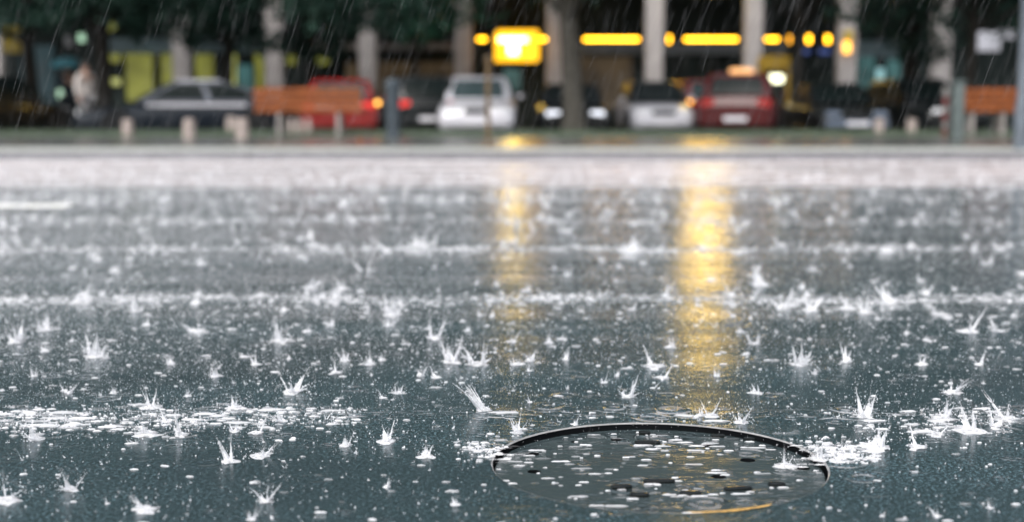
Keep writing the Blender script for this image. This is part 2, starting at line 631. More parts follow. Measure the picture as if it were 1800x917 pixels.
BIG = 160
FR = MR + 0.0018
rd = MB().add(*holed([(-BIG, -BIG), (BIG, -BIG), (BIG, YG0), (-BIG, YG0)], [circle(MC, FR, 128)], 0.0))
tag(rd.build('road', 'asphalt'), kind='structure')
tag(MB().add([(-BIG, YG0, 0), (BIG, YG0, 0), (BIG, YK, 0.012), (-BIG, YK, 0.012)], [(0, 1, 2, 3)]).build('gutter_lane', 'gutter_concrete'), kind='structure')
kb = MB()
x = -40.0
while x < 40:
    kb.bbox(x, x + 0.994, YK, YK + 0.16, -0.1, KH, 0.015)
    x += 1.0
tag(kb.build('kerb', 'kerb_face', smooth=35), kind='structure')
tag(MB().add([(-BIG, YK + 0.16, KH - 0.004), (BIG, YK + 0.16, KH - 0.004), (BIG, YP, KH), (-BIG, YP, KH)], [(0, 1, 2, 3)]).build('kerb_paving', 'kerb_stone'), kind='structure')
tag(MB().add([(-BIG, YP, KH), (BIG, YP, KH), (BIG, YL, KH), (-BIG, YL, KH)], [(0, 1, 2, 3)]).build('pavement', 'wet_paving'), kind='structure')
tag(MB().box(-BIG, BIG, YL, YS, -0.3, KH + 0.012).build('lawn', 'grass_soil'), kind='structure')
tag(MB().add([(-BIG, YS, -0.12), (BIG, YS, -0.12), (BIG, BIG + 60, -0.12), (-BIG, BIG + 60, -0.12)], [(0, 1, 2, 3)]).build('side_street', 'back_street'), kind='structure')
# broken white lane dash
a, b_ = ground(114, 364), ground(114, 359)
tag(MB().box(a.x - 3.0, a.x, a.y, b_.y, -0.02, 0.004).build('lane_marking', 'lane_paint'), kind='structure')

# grass
gr = np.random.default_rng(3)
N = 26000
gx = gr.uniform(-13, 13, N)
gy = gr.uniform(YL, YS, N)
gh = gr.uniform(0.03, 0.085, N)
ga = gr.uniform(0, 6.283, N)
gl = gr.normal(0, 0.03, (N, 2))
V = np.zeros((N, 3, 3))
wd = 0.007
V[:, 0] = np.stack([gx - wd * np.cos(ga), gy - wd * np.sin(ga), np.full(N, KH)], 1)
V[:, 1] = np.stack([gx + wd * np.cos(ga), gy + wd * np.sin(ga), np.full(N, KH)], 1)
V[:, 2] = np.stack([gx + gl[:, 0], gy + gl[:, 1], KH + gh], 1)
tag(np_mesh('grass', V.reshape(-1, 3), np.arange(3 * N).reshape(-1, 3), 'grass_blade', 3),
    'short wet green grass on the verge', 'grass', kind='stuff')

# ------------------------------------------------------------------ manhole
mh = thing('manhole_cover', 'round dark iron manhole cover sunk in the wet road with lugs and small holes', 'manhole cover', (MC.x, MC.y, 0))
DEP = 0.013
pt = lambda px, py: (ground(px, py, -DEP).x - MC.x, ground(px, py, -DEP).y - MC.y)
round_holes = [(1083, 772, .010), (1240, 782, .011), (938, 797, .010), (939, 828, .011), (1263, 837, .012), (1314, 808, .013), (1411, 822, .012), (1388, 792, .009), (1010, 776, .006)]
hl = [circle(pt(px, py), r_ * 1.15, 16) for px, py, r_ in round_holes]
pl = MB().add(*holed(circle((0, 0), MR - 0.006, 96), hl, -DEP))
for h_ in hl:                                    # walls of the holes
    n = len(h_)
    MB().add([(*p, -DEP) for p in h_] + [(*p, -DEP - 0.03) for p in h_], [(i, n + i, n + (i + 1) % n, (i + 1) % n) for i in range(n)]).build('hole', 'recess_shade', mh)
pl.lathe([(MR - 0.006, -DEP), (MR - 0.008, -DEP - 0.03)], 96)
lugs = [(1138, 779, 55, 2), (1133, 762, 26, 0), (1262, 767, 30, 0), (1318, 772, 27, 0), (1092, 857, 40, 12), (1159, 847, 60, 0), (1124, 871, 36, -4),
        (1214, 868, 40, -3), (1297, 860, 54, 10), (1365, 852, 32, 6)]
for px, py, wp, ang in lugs:
    cx_, cy_ = pt(px, py)
    hw = wp / 900 / 2 * .86
    hd = 0.0085
    prof = [(1.0, 0.0), (1.0, 0.0042), (0.86, 0.0054), (0.55, 0.006), (0.0, 0.0063)]
    n = 16
    vs_, fs_ = [], []
    ca, sa = math.cos(R(ang)), math.sin(R(ang))
    for s_, z_ in prof:
        for k in range(n):
            a = 2 * math.pi * k / n
            ex = math.copysign(abs(math.cos(a)) ** 0.55, math.cos(a)) * (hw - hd * (1 - s_))
            ey = math.copysign(abs(math.sin(a)) ** 0.55, math.sin(a)) * hd * s_
            vs_.append((cx_ + ex * ca - ey * sa, cy_ + ex * sa + ey * ca, -DEP + z_))
    for i in range(len(prof) - 1):
        for k in range(n):
            fs_.append((i * n + k, i * n + (k + 1) % n, (i + 1) * n + (k + 1) % n, (i + 1) * n + k))
    MB().add(vs_, fs_ + [tuple(range((len(prof) - 1) * n, len(prof) * n))] if False else fs_).build('lug', 'lug_iron', mh, 35)
pl.build('cover_plate', 'iron', mh, 35)
MB().lathe([(MR - 0.001, -0.09), (MR - 0.001, -0.0024)], 128).build('frame_wall', 'recess_shade', mh, 35)
fr = MB().lathe([(MR - 0.001, -0.0023), (MR + 0.0008, -0.0010), (FR + 0.0005, 0.0003), (FR + 0.001, -0.02)], 128)
fr.build('frame_ring', 'iron_lip_glint', mh, 35)
MB().lathe([(0.0, -0.088), (MR, -0.088)], 48).build('shaft', 'recess_shade', mh)
am = MB()
a0, a1 = ground(1205, 888), ground(1335, 880)
an0 = math.atan2(a0.y - MC.y, a0.x - MC.x)
an1 = math.atan2(a1.y - MC.y, a1.x - MC.x)
K = 34
vs_ = []
for i in range(K + 1):
    a = an0 + (an1 - an0) * i / K
    wv = (0.006 * math.sin(math.pi * i / K) ** 0.5 + 0.0015) * rnd.uniform(.45, 1.2)
    for r_ in (FR + 0.002, FR + 0.002 + wv):
        vs_.append((r_ * math.cos(a), r_ * math.sin(a), 0.0035 if r_ < FR + .003 else 0.0025))
am.add(vs_, [(2 * i, 2 * i + 1, 2 * i + 3, 2 * i + 2) for i in range(K)])
am.build('rim_mark', 'yellow_mark', mh)  # broken yellowish arc along the near rim


# ------------------------------------------------------------------ splashes
def splash_geo(r, n_jet, spread, lean=(0, 0), sides=4, dots=14, mound=True):
    """one raindrop hit: foamy mound, uneven jets that break into beads, flung droplets; unit height"""
    m = MB()

    def dot(c, q):
        e = q * r.uniform(.9, 1.8)
        m.add([(c.x, c.y, c.z - e), (c.x + q, c.y, c.z), (c.x, c.y + q, c.z), (c.x - q, c.y, c.z), (c.x, c.y - q, c.z), (c.x, c.y, c.z + e)],
              [(0, 2, 1, 1), (0, 3, 2, 2), (0, 4, 3, 3), (0, 1, 4, 4), (5, 1, 2, 2), (5, 2, 3, 3), (5, 3, 4, 4), (5, 4, 1, 1)] if sides == 3 else
              [(0, 2, 1), (0, 3, 2), (0, 4, 3), (0, 1, 4), (5, 1, 2), (5, 2, 3), (5, 3, 4), (5, 4, 1)])
    main = r.uniform(0, 6.283)
    r0 = r.uniform(.06, .16)
    for k in range(n_jet):
        a = main + r.gauss(0, 1.15) + (math.pi if r.random() < .3 else 0)
        h = 1.0 if k == 0 else r.uniform(.15, .95) ** 1.8
        out = spread * r.uniform(.3, 1.3) * (.4 + .6 * h)
        d = Vector((math.cos(a), math.sin(a), 0))
        w0 = r.uniform(.012, .036)
        g = r.uniform(.0, .5) * h
        st = 5 if sides > 3 else 3
        f = lambda u: d * (r0 + out * u) + Vector((lean[0], lean[1], 0)) * h * u + Vector((0, 0, h * u * 1.0 + g * u * (1 - u)))
        brk = r.uniform(.6, .95)
        pts = [f(brk * i / st) + Vector((r.uniform(-.018, .018), r.uniform(-.018, .018), 0)) for i in range(st + 1)]
        m.tube(pts, [w0 * (1.5 - 1.25 * i / st) * r.uniform(.6, 1.4) for i in range(st + 1)], sides, caps=False)
        if sides > 3:
            for q in range(r.randint(14, 34)):         # water torn into beads along the jet
                u = r.random() ** 1.2 * 1.1
                sp_ = .02 + .09 * u
                dot(f(u) + Vector((r.gauss(0, sp_), r.gauss(0, sp_), r.gauss(0, sp_))), r.choice((.006, .008, .011, .015, .021)) * (1.35 - .6 * u))
        u = brk
        while u < 1.12 and r.random() < .85:
            u += r.uniform(.03, .12)
            dot(f(u) + Vector((r.uniform(-.03, .03), r.uniform(-.03, .03), 0)), w0 * r.uniform(.25, .7))
        if r.random() < .75:                       # web of water at the foot of the jet
            b = Vector((-d.y, d.x, 0)) * r.uniform(.06, .2)
            p0, p1 = f(0), f(brk * r.uniform(.3, .8))
            m.add([p0 - b, p0 + b, p1 + b * .25, p1 - b * .25], [(0, 1, 2, 3)])
    if mound:
        n = 12 if sides > 3 else 8
        hb = r.uniform(.03, .13)
        rb = r.uniform(.16, .42)
        vs_ = []
        for rr_, zz in ((1.0, -.015), (.8, .55), (.42, 1.0), (.02, .8)):
            for k in range(n):
                a = 2 * math.pi * k / n
                q = rb * rr_ * r.uniform(.5, 1.5)
                vs_.append((q * math.cos(a) * 1.1, q * math.sin(a), hb * zz * r.uniform(.6, 1.3) - .003))
        m.add(vs_, [(i * n + k, i * n + (k + 1) % n, (i + 1) * n + (k + 1) % n, (i + 1) * n + k) for i in range(3) for k in range(n)])
    for q in range(dots):
        a = main + r.gauss(0, 1.6)
        rad = abs(r.gauss(0, .45)) + .1
        dot(Vector((math.cos(a) * rad + lean[0] * .3, math.sin(a) * rad, abs(r.gauss(0, .38)) + .02)), r.choice((.007, .010, .014, .020, .028)))
    return m.v, m.f


sr = random.Random(11)
TEMPL = []
for i in range(36):
    vs_, fs_ = splash_geo(sr, sr.randint(3, 8), sr.uniform(0.2, 0.9), (sr.uniform(-.35, .25), sr.uniform(-.2, .2)), 5, sr.randint(24, 60))
    me = bpy.data.meshes.new('splash')
    me.from_pydata(vs_, [], fs_)
    me.shade_smooth()
    me.materials.append(MATS['splash_water'])
    TEMPL.append(me)
vs_, fs_ = splash_geo(random.Random(5), 9, 0.35, (-0.8, 0.0), 5, 24)     # a strongly leaning one
LEAN = bpy.data.meshes.new('splash')
LEAN.from_pydata(vs_, [], fs_)
LEAN.shade_smooth()
LEAN.materials.append(MATS['splash_water'])

SPL_GROUP = 'raindrop splashes on the wet road'
SPL_LABEL = 'small white crown of water thrown up by a raindrop hitting the wet asphalt'
# hits seen one by one: (px, py of the foot, height px, label or None)
named = [
    (850, 720, 50, 'tall splash leaning to one side just beyond the far edge of the manhole cover'),
    (1382, 820, 46, 'white splash standing on the iron manhole cover itself'),
    (320, 765, 52, 'broad white splash in the row of standing water on the near asphalt'),
    (143, 530, 50, 'biggest white splash in the second row of standing water'),
    (510, 690, 50, 'lone tall splash with thin spikes on dark asphalt in front of the yellow reflections'),
    (1437, 806, 36, 'squat white splash breaking on the rim of the manhole cover'),
    (1375, 542, 52, 'big white splash beside the foot of the brighter yellow reflection'),
]
plain = [(78, 580, 32), (28, 600, 36), (168, 625, 45), (545, 505, 35), (495, 600, 55), (265, 715, 38), (65, 772, 42), (497, 740, 30),
         (413, 716, 25), (125, 860, 45), (5, 880, 52), (405, 810, 45), (468, 880, 42), (443, 912, 25), (255, 895, 36), (608, 782, 25), (680, 776, 32),
         (748, 802, 25), (680, 855, 20), (765, 595, 46), (793, 635, 46), (838, 640, 48), (965, 602, 26), (1152, 645, 40), (1103, 697, 36), (995, 632, 20),
         (1062, 672, 20), (1170, 520, 36), (1335, 500, 46), (1425, 545, 36), (1520, 550, 46), (1565, 532, 40), (1650, 552, 25), (1702, 582, 36),
         (1405, 640, 40), (1488, 636, 36), (1302, 742, 32), (1520, 732, 48), (1537, 786, 46), (1612, 786, 36), (1656, 736, 46), (1706, 757, 46),
         (1750, 747, 32), (1768, 736, 40), (1110, 440, 36), (1160, 440, 26), (735, 430, 26), (1490, 542, 26), (1740, 892, 20), (1646, 906, 22),
         (345, 582, 30), (540, 582, 20), (580, 572, 20), (690, 552, 40), (240, 546, 30), (1796, 482, 30), (1628, 516, 25), (1560, 442, 22), (1375, 432, 26),
         (1010, 745, 18), (1230, 730, 22), (900, 600, 22), (300, 640, 22), (60, 660, 24), (200, 690, 22), (590, 655, 22), (650, 640, 26), (1620, 640, 24), (1720, 640, 26)]
plain += [(1450, 800, 24), (1470, 809, 20), (1500, 798, 22), (1520, 807, 18), (1482, 789, 20), (1540, 800, 16), (843, 792, 18), (866, 801, 14), (828, 786, 16), (905, 640, 20), (1180, 610, 24), (1260, 660, 20), (1330, 690, 20), (380, 660, 24), (450, 640, 26), (120, 690, 22), (700, 690, 20), (740, 660, 26)]
n_spl = 0


def put_splash(p, h, label=SPL_LABEL, me=None):
    global n_spl
    o = bpy.data.objects.new('splash_crown', me or sr.choice(TEMPL))
    col.objects.link(o)
    o.location = p
    o.rotation_euler = (0, 0, 0 if me else sr.uniform(0, 6.28))
    wv = sr.uniform(0.75, 1.35)
    o.scale = (h * wv, h * wv, h)
    tag(o, label, 'splash', SPL_GROUP)
    n_spl += 1


taken = []
for px, py, hp, lb in named:
    on = math.hypot(ground(px, py).x - MC.x, ground(px, py).y - MC.y) < MR - .03
    p = ground(px, py, -DEP if on else 0)
    put_splash(p, hp / F * p.y * 1.3, lb, LEAN if px == 850 else None)
    taken.append(p)
for px, py, hp in plain:
    p = ground(px, py)
    put_splash(p, hp / F * p.y * 1.28)
    taken.append(p)


def density(x, y):
    px = CX + F * x / y
    d = 0.20
    for c, hw, s in BANDS:
        k = s * math.exp(-((y - c) / hw) ** 2 * 1.5)
        if c < 3 and 640 < px < 1440:
            k *= 0.08
        k *= .55 + .45 * math.sin(px * .013 + c * 3) * math.sin(px * .0047 + c)
        d += 2.0 * k
    d *= 1.35 - 0.45 * min(1, max(0, px / 1800)) if y < 10 else 1
    if y > YG0:
        d += 0.9
    if y < 3.3:
        d *= 0.75
    return d


def scatter(n, r, y0=1.9, y1=15.3, pad=1.35):
    out = []
    while len(out) < n:
        u = r.random()
        y = math.sqrt(y0 * y0 + u * (y1 * y1 - y0 * y0))
        x = r.uniform(-1, 1) * 0.383 * y * pad
        if r.random() * 2.6 < density(x, y):
            out.append((x, y))
    return out


# the 300 that show largest are objects; the rest is one mass of spatter
hits = []
for x, y in scatter(6500, sr):
    if math.hypot(x - MC.x, y - MC.y) < MR + .02:
        continue
    h = sr.choice((0.012, 0.017, 0.023, 0.030, 0.042)) * sr.uniform(0.8, 1.3) * (1 + .05 * max(0, y - 4.5))
    hits.append((h / y, x, y, h))
hits.sort(reverse=True)
in_view = [q for q in hits if abs(CX + F * q[1] / q[2] - 900) < 900]
single = set(id(q) for q in in_view[:300 - n_spl])
for q in hits:
    if id(q) in single:
        put_splash(Vector((q[1], q[2], 0)), q[3])
rest = [q for q in hits if id(q) not in single]
for x, y in scatter(17000, sr):
    if math.hypot(x - MC.x, y - MC.y) < MR + .02:
        continue
    h = sr.uniform(0.003, 0.011) * (1.0 + 0.06 * y)
    rest.append((0, x, y, h))
for x, y in scatter(900, sr, 5.0, 13.0):            # tall soft hits farther out
    rest.append((0, x, y, sr.uniform(.03, .075)))
for x, y in scatter(14000, sr, 1.9, 5.2):
    if math.hypot(x - MC.x, y - MC.y) < MR + .02:
        continue
    rest.append((0, x, y, sr.uniform(0.0015, 0.006)))
small = []
for i in range(24):
    vs_, fs_ = splash_geo(sr, sr.randint(2, 5), sr.uniform(0.3, 1.0), (sr.uniform(-.3, .3), sr.uniform(-.2, .2)), 3, 3, i % 3 != 0)
    vs_ = np.array([tuple(v) for v in vs_])
    small.append((vs_, np.array(fs_)))
gv, gf, off = [], [], 0
for _, x, y, h in rest:
    V_, F_ = sr.choice(small)
    a = sr.uniform(0, 6.283)
    c_, s_ = math.cos(a), math.sin(a)
    P = np.empty_like(V_)
    wv = h * sr.uniform(0.8, 1.6)
    P[:, 0] = (V_[:, 0] * c_ - V_[:, 1] * s_) * wv + x
    P[:, 1] = (V_[:, 0] * s_ + V_[:, 1] * c_) * wv + y
    P[:, 2] = V_[:, 2] * h
    gv.append(P)
    gf.append(F_ + off)
    off += len(P)
tag(np_mesh('rain_spatter', np.concatenate(gv), np.concatenate(gf), 'spatter_water', 4),
    'countless tiny white splashes and droplets jumping off the wet road', 'spatter', kind='stuff')

# fine spray hanging over the road
ND = 300000
sg = np.random.default_rng(5)
sy = np.sqrt(sg.uniform(3.0 ** 2, 15.2 ** 2, ND))
sx = sg.uniform(-1, 1, ND) * .5 * sy
keep = sg.uniform(0, 1, ND) < np.clip(1.0 - .75 * (CX + F * sx / sy) / 1800, .2, 1) * np.clip((sy - 2.4) / 3.2, 0, 1)
sx, sy = sx[keep], sy[keep]
ND = len(sx)
sz = sg.exponential(.06, ND) + .003
sr_ = sg.uniform(.0007, .0021, ND) * (.75 + .085 * sy)
NF = 380000                                       # the finest drops, close by
fy = np.sqrt(sg.uniform(2.5 ** 2, 7.0 ** 2, NF))
fx = sg.uniform(-1, 1, NF) * .46 * fy
keep = sg.uniform(0, 1, NF) < np.clip(1.05 - .7 * (CX + F * fx / fy) / 1800, .3, 1) * np.clip((fy - 2.2) / 2.2, 0, 1)
fx, fy = fx[keep], fy[keep]
NF = len(fx)
sx, sy = np.concatenate([sx, fx]), np.concatenate([sy, fy])
sz = np.concatenate([sz, sg.exponential(.05, NF) + .002])
sr_ = np.concatenate([sr_, sg.uniform(.0004, .0010, NF)])
ND += NF
tet = np.array([(0, 0, 1.2), (.94, 0, -.33), (-.47, .82, -.33), (-.47, -.82, -.33)])
V = np.stack([sx, sy, sz], 1)[:, None, :] + tet[None] * sr_[:, None, None]
fb = (np.array([(0, 1, 2), (0, 2, 3), (0, 3, 1), (1, 3, 2)])[None] + (np.arange(ND) * 4)[:, None, None]).reshape(-1, 3)
tag(np_mesh('spray', V.reshape(-1, 3), fb, 'spray_water', 3), 'fine white spray of drops hanging low over the wet road', 'spray', kind='stuff')

# white flecks: sky glints on the ripples put in as colour, with some froth
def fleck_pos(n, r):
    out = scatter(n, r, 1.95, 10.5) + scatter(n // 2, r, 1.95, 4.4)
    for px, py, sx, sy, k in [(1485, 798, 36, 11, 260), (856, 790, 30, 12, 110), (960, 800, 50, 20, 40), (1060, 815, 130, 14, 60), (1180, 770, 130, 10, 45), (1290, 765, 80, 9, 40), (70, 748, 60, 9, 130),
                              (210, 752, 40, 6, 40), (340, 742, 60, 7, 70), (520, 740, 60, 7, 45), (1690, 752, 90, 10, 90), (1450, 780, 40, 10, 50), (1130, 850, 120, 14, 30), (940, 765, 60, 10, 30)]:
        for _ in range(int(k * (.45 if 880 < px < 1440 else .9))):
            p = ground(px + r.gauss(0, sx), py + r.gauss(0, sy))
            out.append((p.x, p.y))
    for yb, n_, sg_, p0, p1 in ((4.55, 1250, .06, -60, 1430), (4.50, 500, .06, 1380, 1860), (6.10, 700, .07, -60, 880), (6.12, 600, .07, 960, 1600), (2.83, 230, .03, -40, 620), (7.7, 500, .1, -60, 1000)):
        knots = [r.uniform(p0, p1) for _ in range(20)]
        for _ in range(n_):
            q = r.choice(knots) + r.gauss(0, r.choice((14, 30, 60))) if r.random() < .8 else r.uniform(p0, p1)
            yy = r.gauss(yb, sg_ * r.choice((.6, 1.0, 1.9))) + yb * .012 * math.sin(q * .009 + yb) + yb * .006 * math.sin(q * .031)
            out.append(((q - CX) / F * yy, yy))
    for px, py, wp, ang in lugs:  # white sky glints painted along the lug tops
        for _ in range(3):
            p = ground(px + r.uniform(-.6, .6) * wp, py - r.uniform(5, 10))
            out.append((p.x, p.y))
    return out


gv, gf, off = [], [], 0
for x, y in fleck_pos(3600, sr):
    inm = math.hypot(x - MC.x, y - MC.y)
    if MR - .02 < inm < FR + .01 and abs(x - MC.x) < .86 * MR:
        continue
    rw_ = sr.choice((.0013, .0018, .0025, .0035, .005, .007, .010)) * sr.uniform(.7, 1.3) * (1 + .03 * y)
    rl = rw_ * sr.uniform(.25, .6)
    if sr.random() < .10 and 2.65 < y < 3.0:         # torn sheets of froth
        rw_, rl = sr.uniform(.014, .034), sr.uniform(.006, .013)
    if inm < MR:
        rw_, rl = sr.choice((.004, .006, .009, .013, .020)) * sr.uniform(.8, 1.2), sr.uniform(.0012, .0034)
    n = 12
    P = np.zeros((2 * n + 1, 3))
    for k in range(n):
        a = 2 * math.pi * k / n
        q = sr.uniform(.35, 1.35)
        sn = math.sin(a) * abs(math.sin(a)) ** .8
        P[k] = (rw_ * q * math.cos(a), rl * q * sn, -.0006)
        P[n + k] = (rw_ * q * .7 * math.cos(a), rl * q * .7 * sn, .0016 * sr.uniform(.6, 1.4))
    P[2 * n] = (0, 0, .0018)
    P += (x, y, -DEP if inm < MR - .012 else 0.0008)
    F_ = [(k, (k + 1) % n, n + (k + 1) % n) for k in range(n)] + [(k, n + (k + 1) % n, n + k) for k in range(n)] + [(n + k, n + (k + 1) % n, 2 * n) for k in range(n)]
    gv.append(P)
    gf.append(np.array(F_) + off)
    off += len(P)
tag(np_mesh('glint_flecks', np.concatenate(gv), np.concatenate(gf), 'glint_froth', 3), 'white flecks of painted sky glint and some froth lying on the wet road', 'glint_froth', kind='stuff')

# falling rain: thin slanting drops
NR = 6000
rr = np.random.default_rng(21)
ry = np.cbrt(rr.uniform(1.9 ** 3, 6.0 ** 3, NR))
rx = rr.uniform(-1, 1, NR) * 0.5 * ry
rz = rr.uniform(0.02, 1, NR) * (0.9 + 0.16 * ry)
ln = rr.uniform(0.05, 0.11, NR)
rd_ = rr.uniform(0.00020, 0.00042, NR) * (0.6 + 0.25 * ry)
tilt = rr.normal(0.33, 0.05, NR)
dirv = np.stack([np.sin(tilt), np.zeros(NR), np.cos(tilt)], 1)
C_ = np.stack([rx, ry, rz], 1)
V = np.zeros((NR, 8, 3))
for k in range(3):
    a = 2 * math.pi * k / 3
    offv = np.stack([np.cos(a) * rd_, np.sin(a) * rd_, np.zeros(NR)], 1)
    V[:, k] = C_ - dirv * (ln * 0.25)[:, None] + offv
    V[:, 3 + k] = C_ + dirv * (ln * 0.25)[:, None] + offv
V[:, 6] = C_ - dirv * (ln * 0.5)[:, None]
V[:, 7] = C_ + dirv * (ln * 0.5)[:, None]
fc = [(0, 1, 4), (0, 4, 3), (1, 2, 5), (1, 5, 4), (2, 0, 3), (2, 3, 5), (6, 1, 0), (6, 2, 1), (6, 0, 2), (7, 3, 4), (7, 4, 5), (7, 5, 3)]
fb = (np.array(fc)[None] + (np.arange(NR) * 8)[:, None, None]).reshape(-1, 3)
tag(np_mesh('rain', V.reshape(-1, 3), fb, 'rain_water', 3), 'thin slanting drops of falling rain', 'rain', kind='stuff')

# ------------------------------------------------------------------ building
YB = 43.0                                   # shop front
YC = 40.0                                   # colonnade
bd = thing('arcade_building', 'long dark building with pale stone columns and lit shop fronts behind the parked cars', 'building', (0, YB, 0))
Bx = lambda px, Y=YB: X(px, Y)
Bz = lambda py, Y=YB: at(900, py, Y).z
rel = lambda m: m


def bpart(name, mat, x0, x1, y0, y1, z0, z1, parent=None, bev=0.0):
    m = MB()
    (m.bbox(x0, x1, y0 - YB, y1 - YB, z0, z1, bev) if bev else m.box(x0, x1, y0 - YB, y1 - YB, z0, z1))
    return m.build(name, mat, parent or bd, 30 if bev else None)


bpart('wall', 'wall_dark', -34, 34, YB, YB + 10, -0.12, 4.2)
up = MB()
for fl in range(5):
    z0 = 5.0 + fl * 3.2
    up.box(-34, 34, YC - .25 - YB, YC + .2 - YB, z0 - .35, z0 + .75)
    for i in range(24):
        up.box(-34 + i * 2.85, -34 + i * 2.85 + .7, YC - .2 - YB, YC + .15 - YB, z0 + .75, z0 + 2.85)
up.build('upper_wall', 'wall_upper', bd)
bpart('upper_glazing', 'glass_dark', -34, 34, YC + .25, YC + .45, 4.6, 21)
bpart('roof', 'wall_upper', -34.3, 34.3, YC - .5, YB + 10, 21, 21.4)
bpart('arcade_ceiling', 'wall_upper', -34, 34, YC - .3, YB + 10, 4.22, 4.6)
ccx = [-185, -4, 323, 485, 648, 815, 975, 1148, 1321, 1485, 1650, 1815, 1980]
for px in ccx:
    c = X(px, YC)
    m = MB()
    m.bbox(c - .255, c + .255, -.25 + YC - YB, .25 + YC - YB, -.12, 4.21, .05)
    m.bbox(c - .32, c + .32, -.32 + YC - YB, .32 + YC - YB, -.12, .18, .03)
    m.build('column', 'column_stone', bd, 35)
# canopy edge and fascia bands
bpart('canopy', 'slab_edge', Bx(560, 41.5), Bx(815, 41.5), 41.4, YB, Bz(86, 41.5), Bz(77, 41.5))
bpart('fascia', 'fascia_teal', Bx(195), Bx(470), YB - .12, YB, Bz(94), Bz(68))
bpart('fascia', 'fascia_grey', Bx(1010), Bx(1380), YB - .12, YB, Bz(95), Bz(76))
bpart('fascia', 'fascia_teal', Bx(1500), Bx(1580), YB - .12, YB, Bz(102), Bz(72))
bpart('wall_patch', 'wall_glow', Bx(1706), Bx(1752), YB - .1, YB - .04, Bz(90), Bz(56))
bpart('wall_patch', 'wall_glow', Bx(1752), Bx(1776), YB - .1, YB - .04, Bz(68), Bz(54))
bpart('wall_patch', 'wall_glow', Bx(1632), Bx(1662), YB - .1, YB - .04, Bz(116), Bz(66))


def window(x0, x1, y0, y1, mat, frame='plastic_black', name='shop_window', proud=.06):
    f = MB()
    a0, a1, z0, z1 = Bx(x0), Bx(x1), Bz(y1), Bz(y0)
    t_ = .05
    f.box(a0 - t_, a1 + t_, -proud - .05, -.001, z1, z1 + t_).box(a0 - t_, a1 + t_, -proud - .05, -.001, z0 - t_, z0)
    f.box(a0 - t_, a0, -proud - .05, -.001, z0, z1).box(a1, a1 + t_, -proud - .05, -.001, z0, z1)
    o = f.build(name, frame, bd)
    MB().box(a0, a1, -proud, -.002, z0, z1).build('pane', mat, o)
    return o


window(224, 272, 95, 178, 'win_green')
window(286, 334, 95, 190, 'win_green')
window(346, 378, 96, 150, 'win_green')
window(398, 418, 96, 160, 'win_lime')
window(420, 448, 114, 160, 'win_teal')
window(450, 466, 96, 160, 'win_green')
window(195, 215, 138, 150, 'win_lime')
window(196, 216, 96, 110, 'win_green')
window(198, 216, 40, 56, 'win_lime')
window(505, 522, 98, 114, 'win_green')
window(555, 580, 100, 114, 'win_green')
window(610, 800, 110, 190, 'win_brown')
window(118, 132, 62, 82, 'blind_white')
window(143, 155, 52, 74, 'win_mint')
window(100, 114, 158, 172, 'win_mint')
window(40, 100, 80, 190, 'win_deep')
window(1000, 1110, 100, 190, 'win_brown')
window(1190, 1300, 98, 190, 'glass_dark')
window(1504, 1534, 80, 190, 'win_teal')
window(1537, 1552, 120, 150, 'win_cyan')
window(1556, 1580, 105, 190, 'win_teal')
window(885, 915, 122, 158, 'win_teal')
window(1407, 1420, 87, 95, 'win_blue', name='blue_sign')
window(1436, 1456, 87, 95, 'win_blue', name='blue_sign')
# yellow tube lights along the shop fascia
YT = 41.6
for x0, x1, mt in [(840, 960, 'tube_yellow'), (1026, 1122, 'tube_yellow'), (1173, 1177, 'tube_yellow'), (1202, 1294, 'tube_yellow'), (1343, 1366, 'tube_yellow'),
                   (1383, 1387, 'tube_amber'), (1416, 1422, 'tube_yellow'), (1449, 1455, 'tube_yellow')]:
    z = Bz(69.5, YT)
    h_ = .045 if x1 - x0 > 10 else .11
    m = MB().bbox(X(x0, YT), X(x1, YT), YT - YB - .03, YT - YB + .03, z - h_, z + h_, .012)
    m.build('light_tube', mt, bd, 40)
bpart('tube_rail', 'plastic_black', X(820, YT), X(1480, YT), YT + .04, YT + .12, Bz(69.5, YT) - .12, Bz(69.5, YT) + .12)
for px in (840, 1000, 1200, 1400):
    bpart('rail_bracket', 'plastic_black', X(px, YT) - .03, X(px, YT) + .03, YT + .13, YB, Bz(69.5, YT) - .03, Bz(69.5, YT) + .03)

# T sign
YTs = 39.2


def rounded(x0, x1, z0, z1, r_, y, n=6):
    out = []
    for (cx_, cz_, s) in ((x1 - r_, z0 + r_, -90), (x1 - r_, z1 - r_, 0), (x0 + r_, z1 - r_, 90), (x0 + r_, z0 + r_, 180)):
        for k in range(n + 1):
            a = R(s + 90 * k / n)
            out.append((cx_ + r_ * math.cos(a), y, cz_ + r_ * math.sin(a)))
    return out


cz = Bz(81, YTs)
ts = thing('shop_sign', 'glowing yellow box sign with a white letter T hung under the arcade', 'sign', (X(902, YTs), YTs, cz))
W2, H2 = 45 / F * YTs, 27 / F * YTs
fix_normals(MB().prism(rounded(-W2, W2, -H2, H2, .10, 0), (0, 1, 0), .22).build('sign_box', 'sign_yellow', ts, 30))
u = YTs / F
tw = MB()
tw.box(-25 * u, 25 * u, -.03, -.004, 7 * u, 14 * u)
tw.box(-9 * u, 9 * u, -.03, -.004, -15 * u, 7 * u)
tw.build('letter_t', 'sign_letter', ts)
for s in (-1, 1):
    MB().box(s * W2 * .6 - .02, s * W2 * .6 + .02, .09, .13, H2 + .001, 4.21 - cz).build('hanger', 'plastic_black', ts)

# brighter yellow sign on the upper wall, the source of the second reflection
ls = thing('lit_panel_sign', 'bright yellow lit panel on the upper wall above the dark red hatchback', 'sign', (X(1244, 39.6), 39.6, 4.12))
MB().bbox(-.60, .60, 0, .12, -.32, .32, .03).build('panel', 'lamp_sign', ls, 40)
MB().box(-.64, .64, .121, .15, -.36, .36).build('back_plate', 'plastic_black', ls)

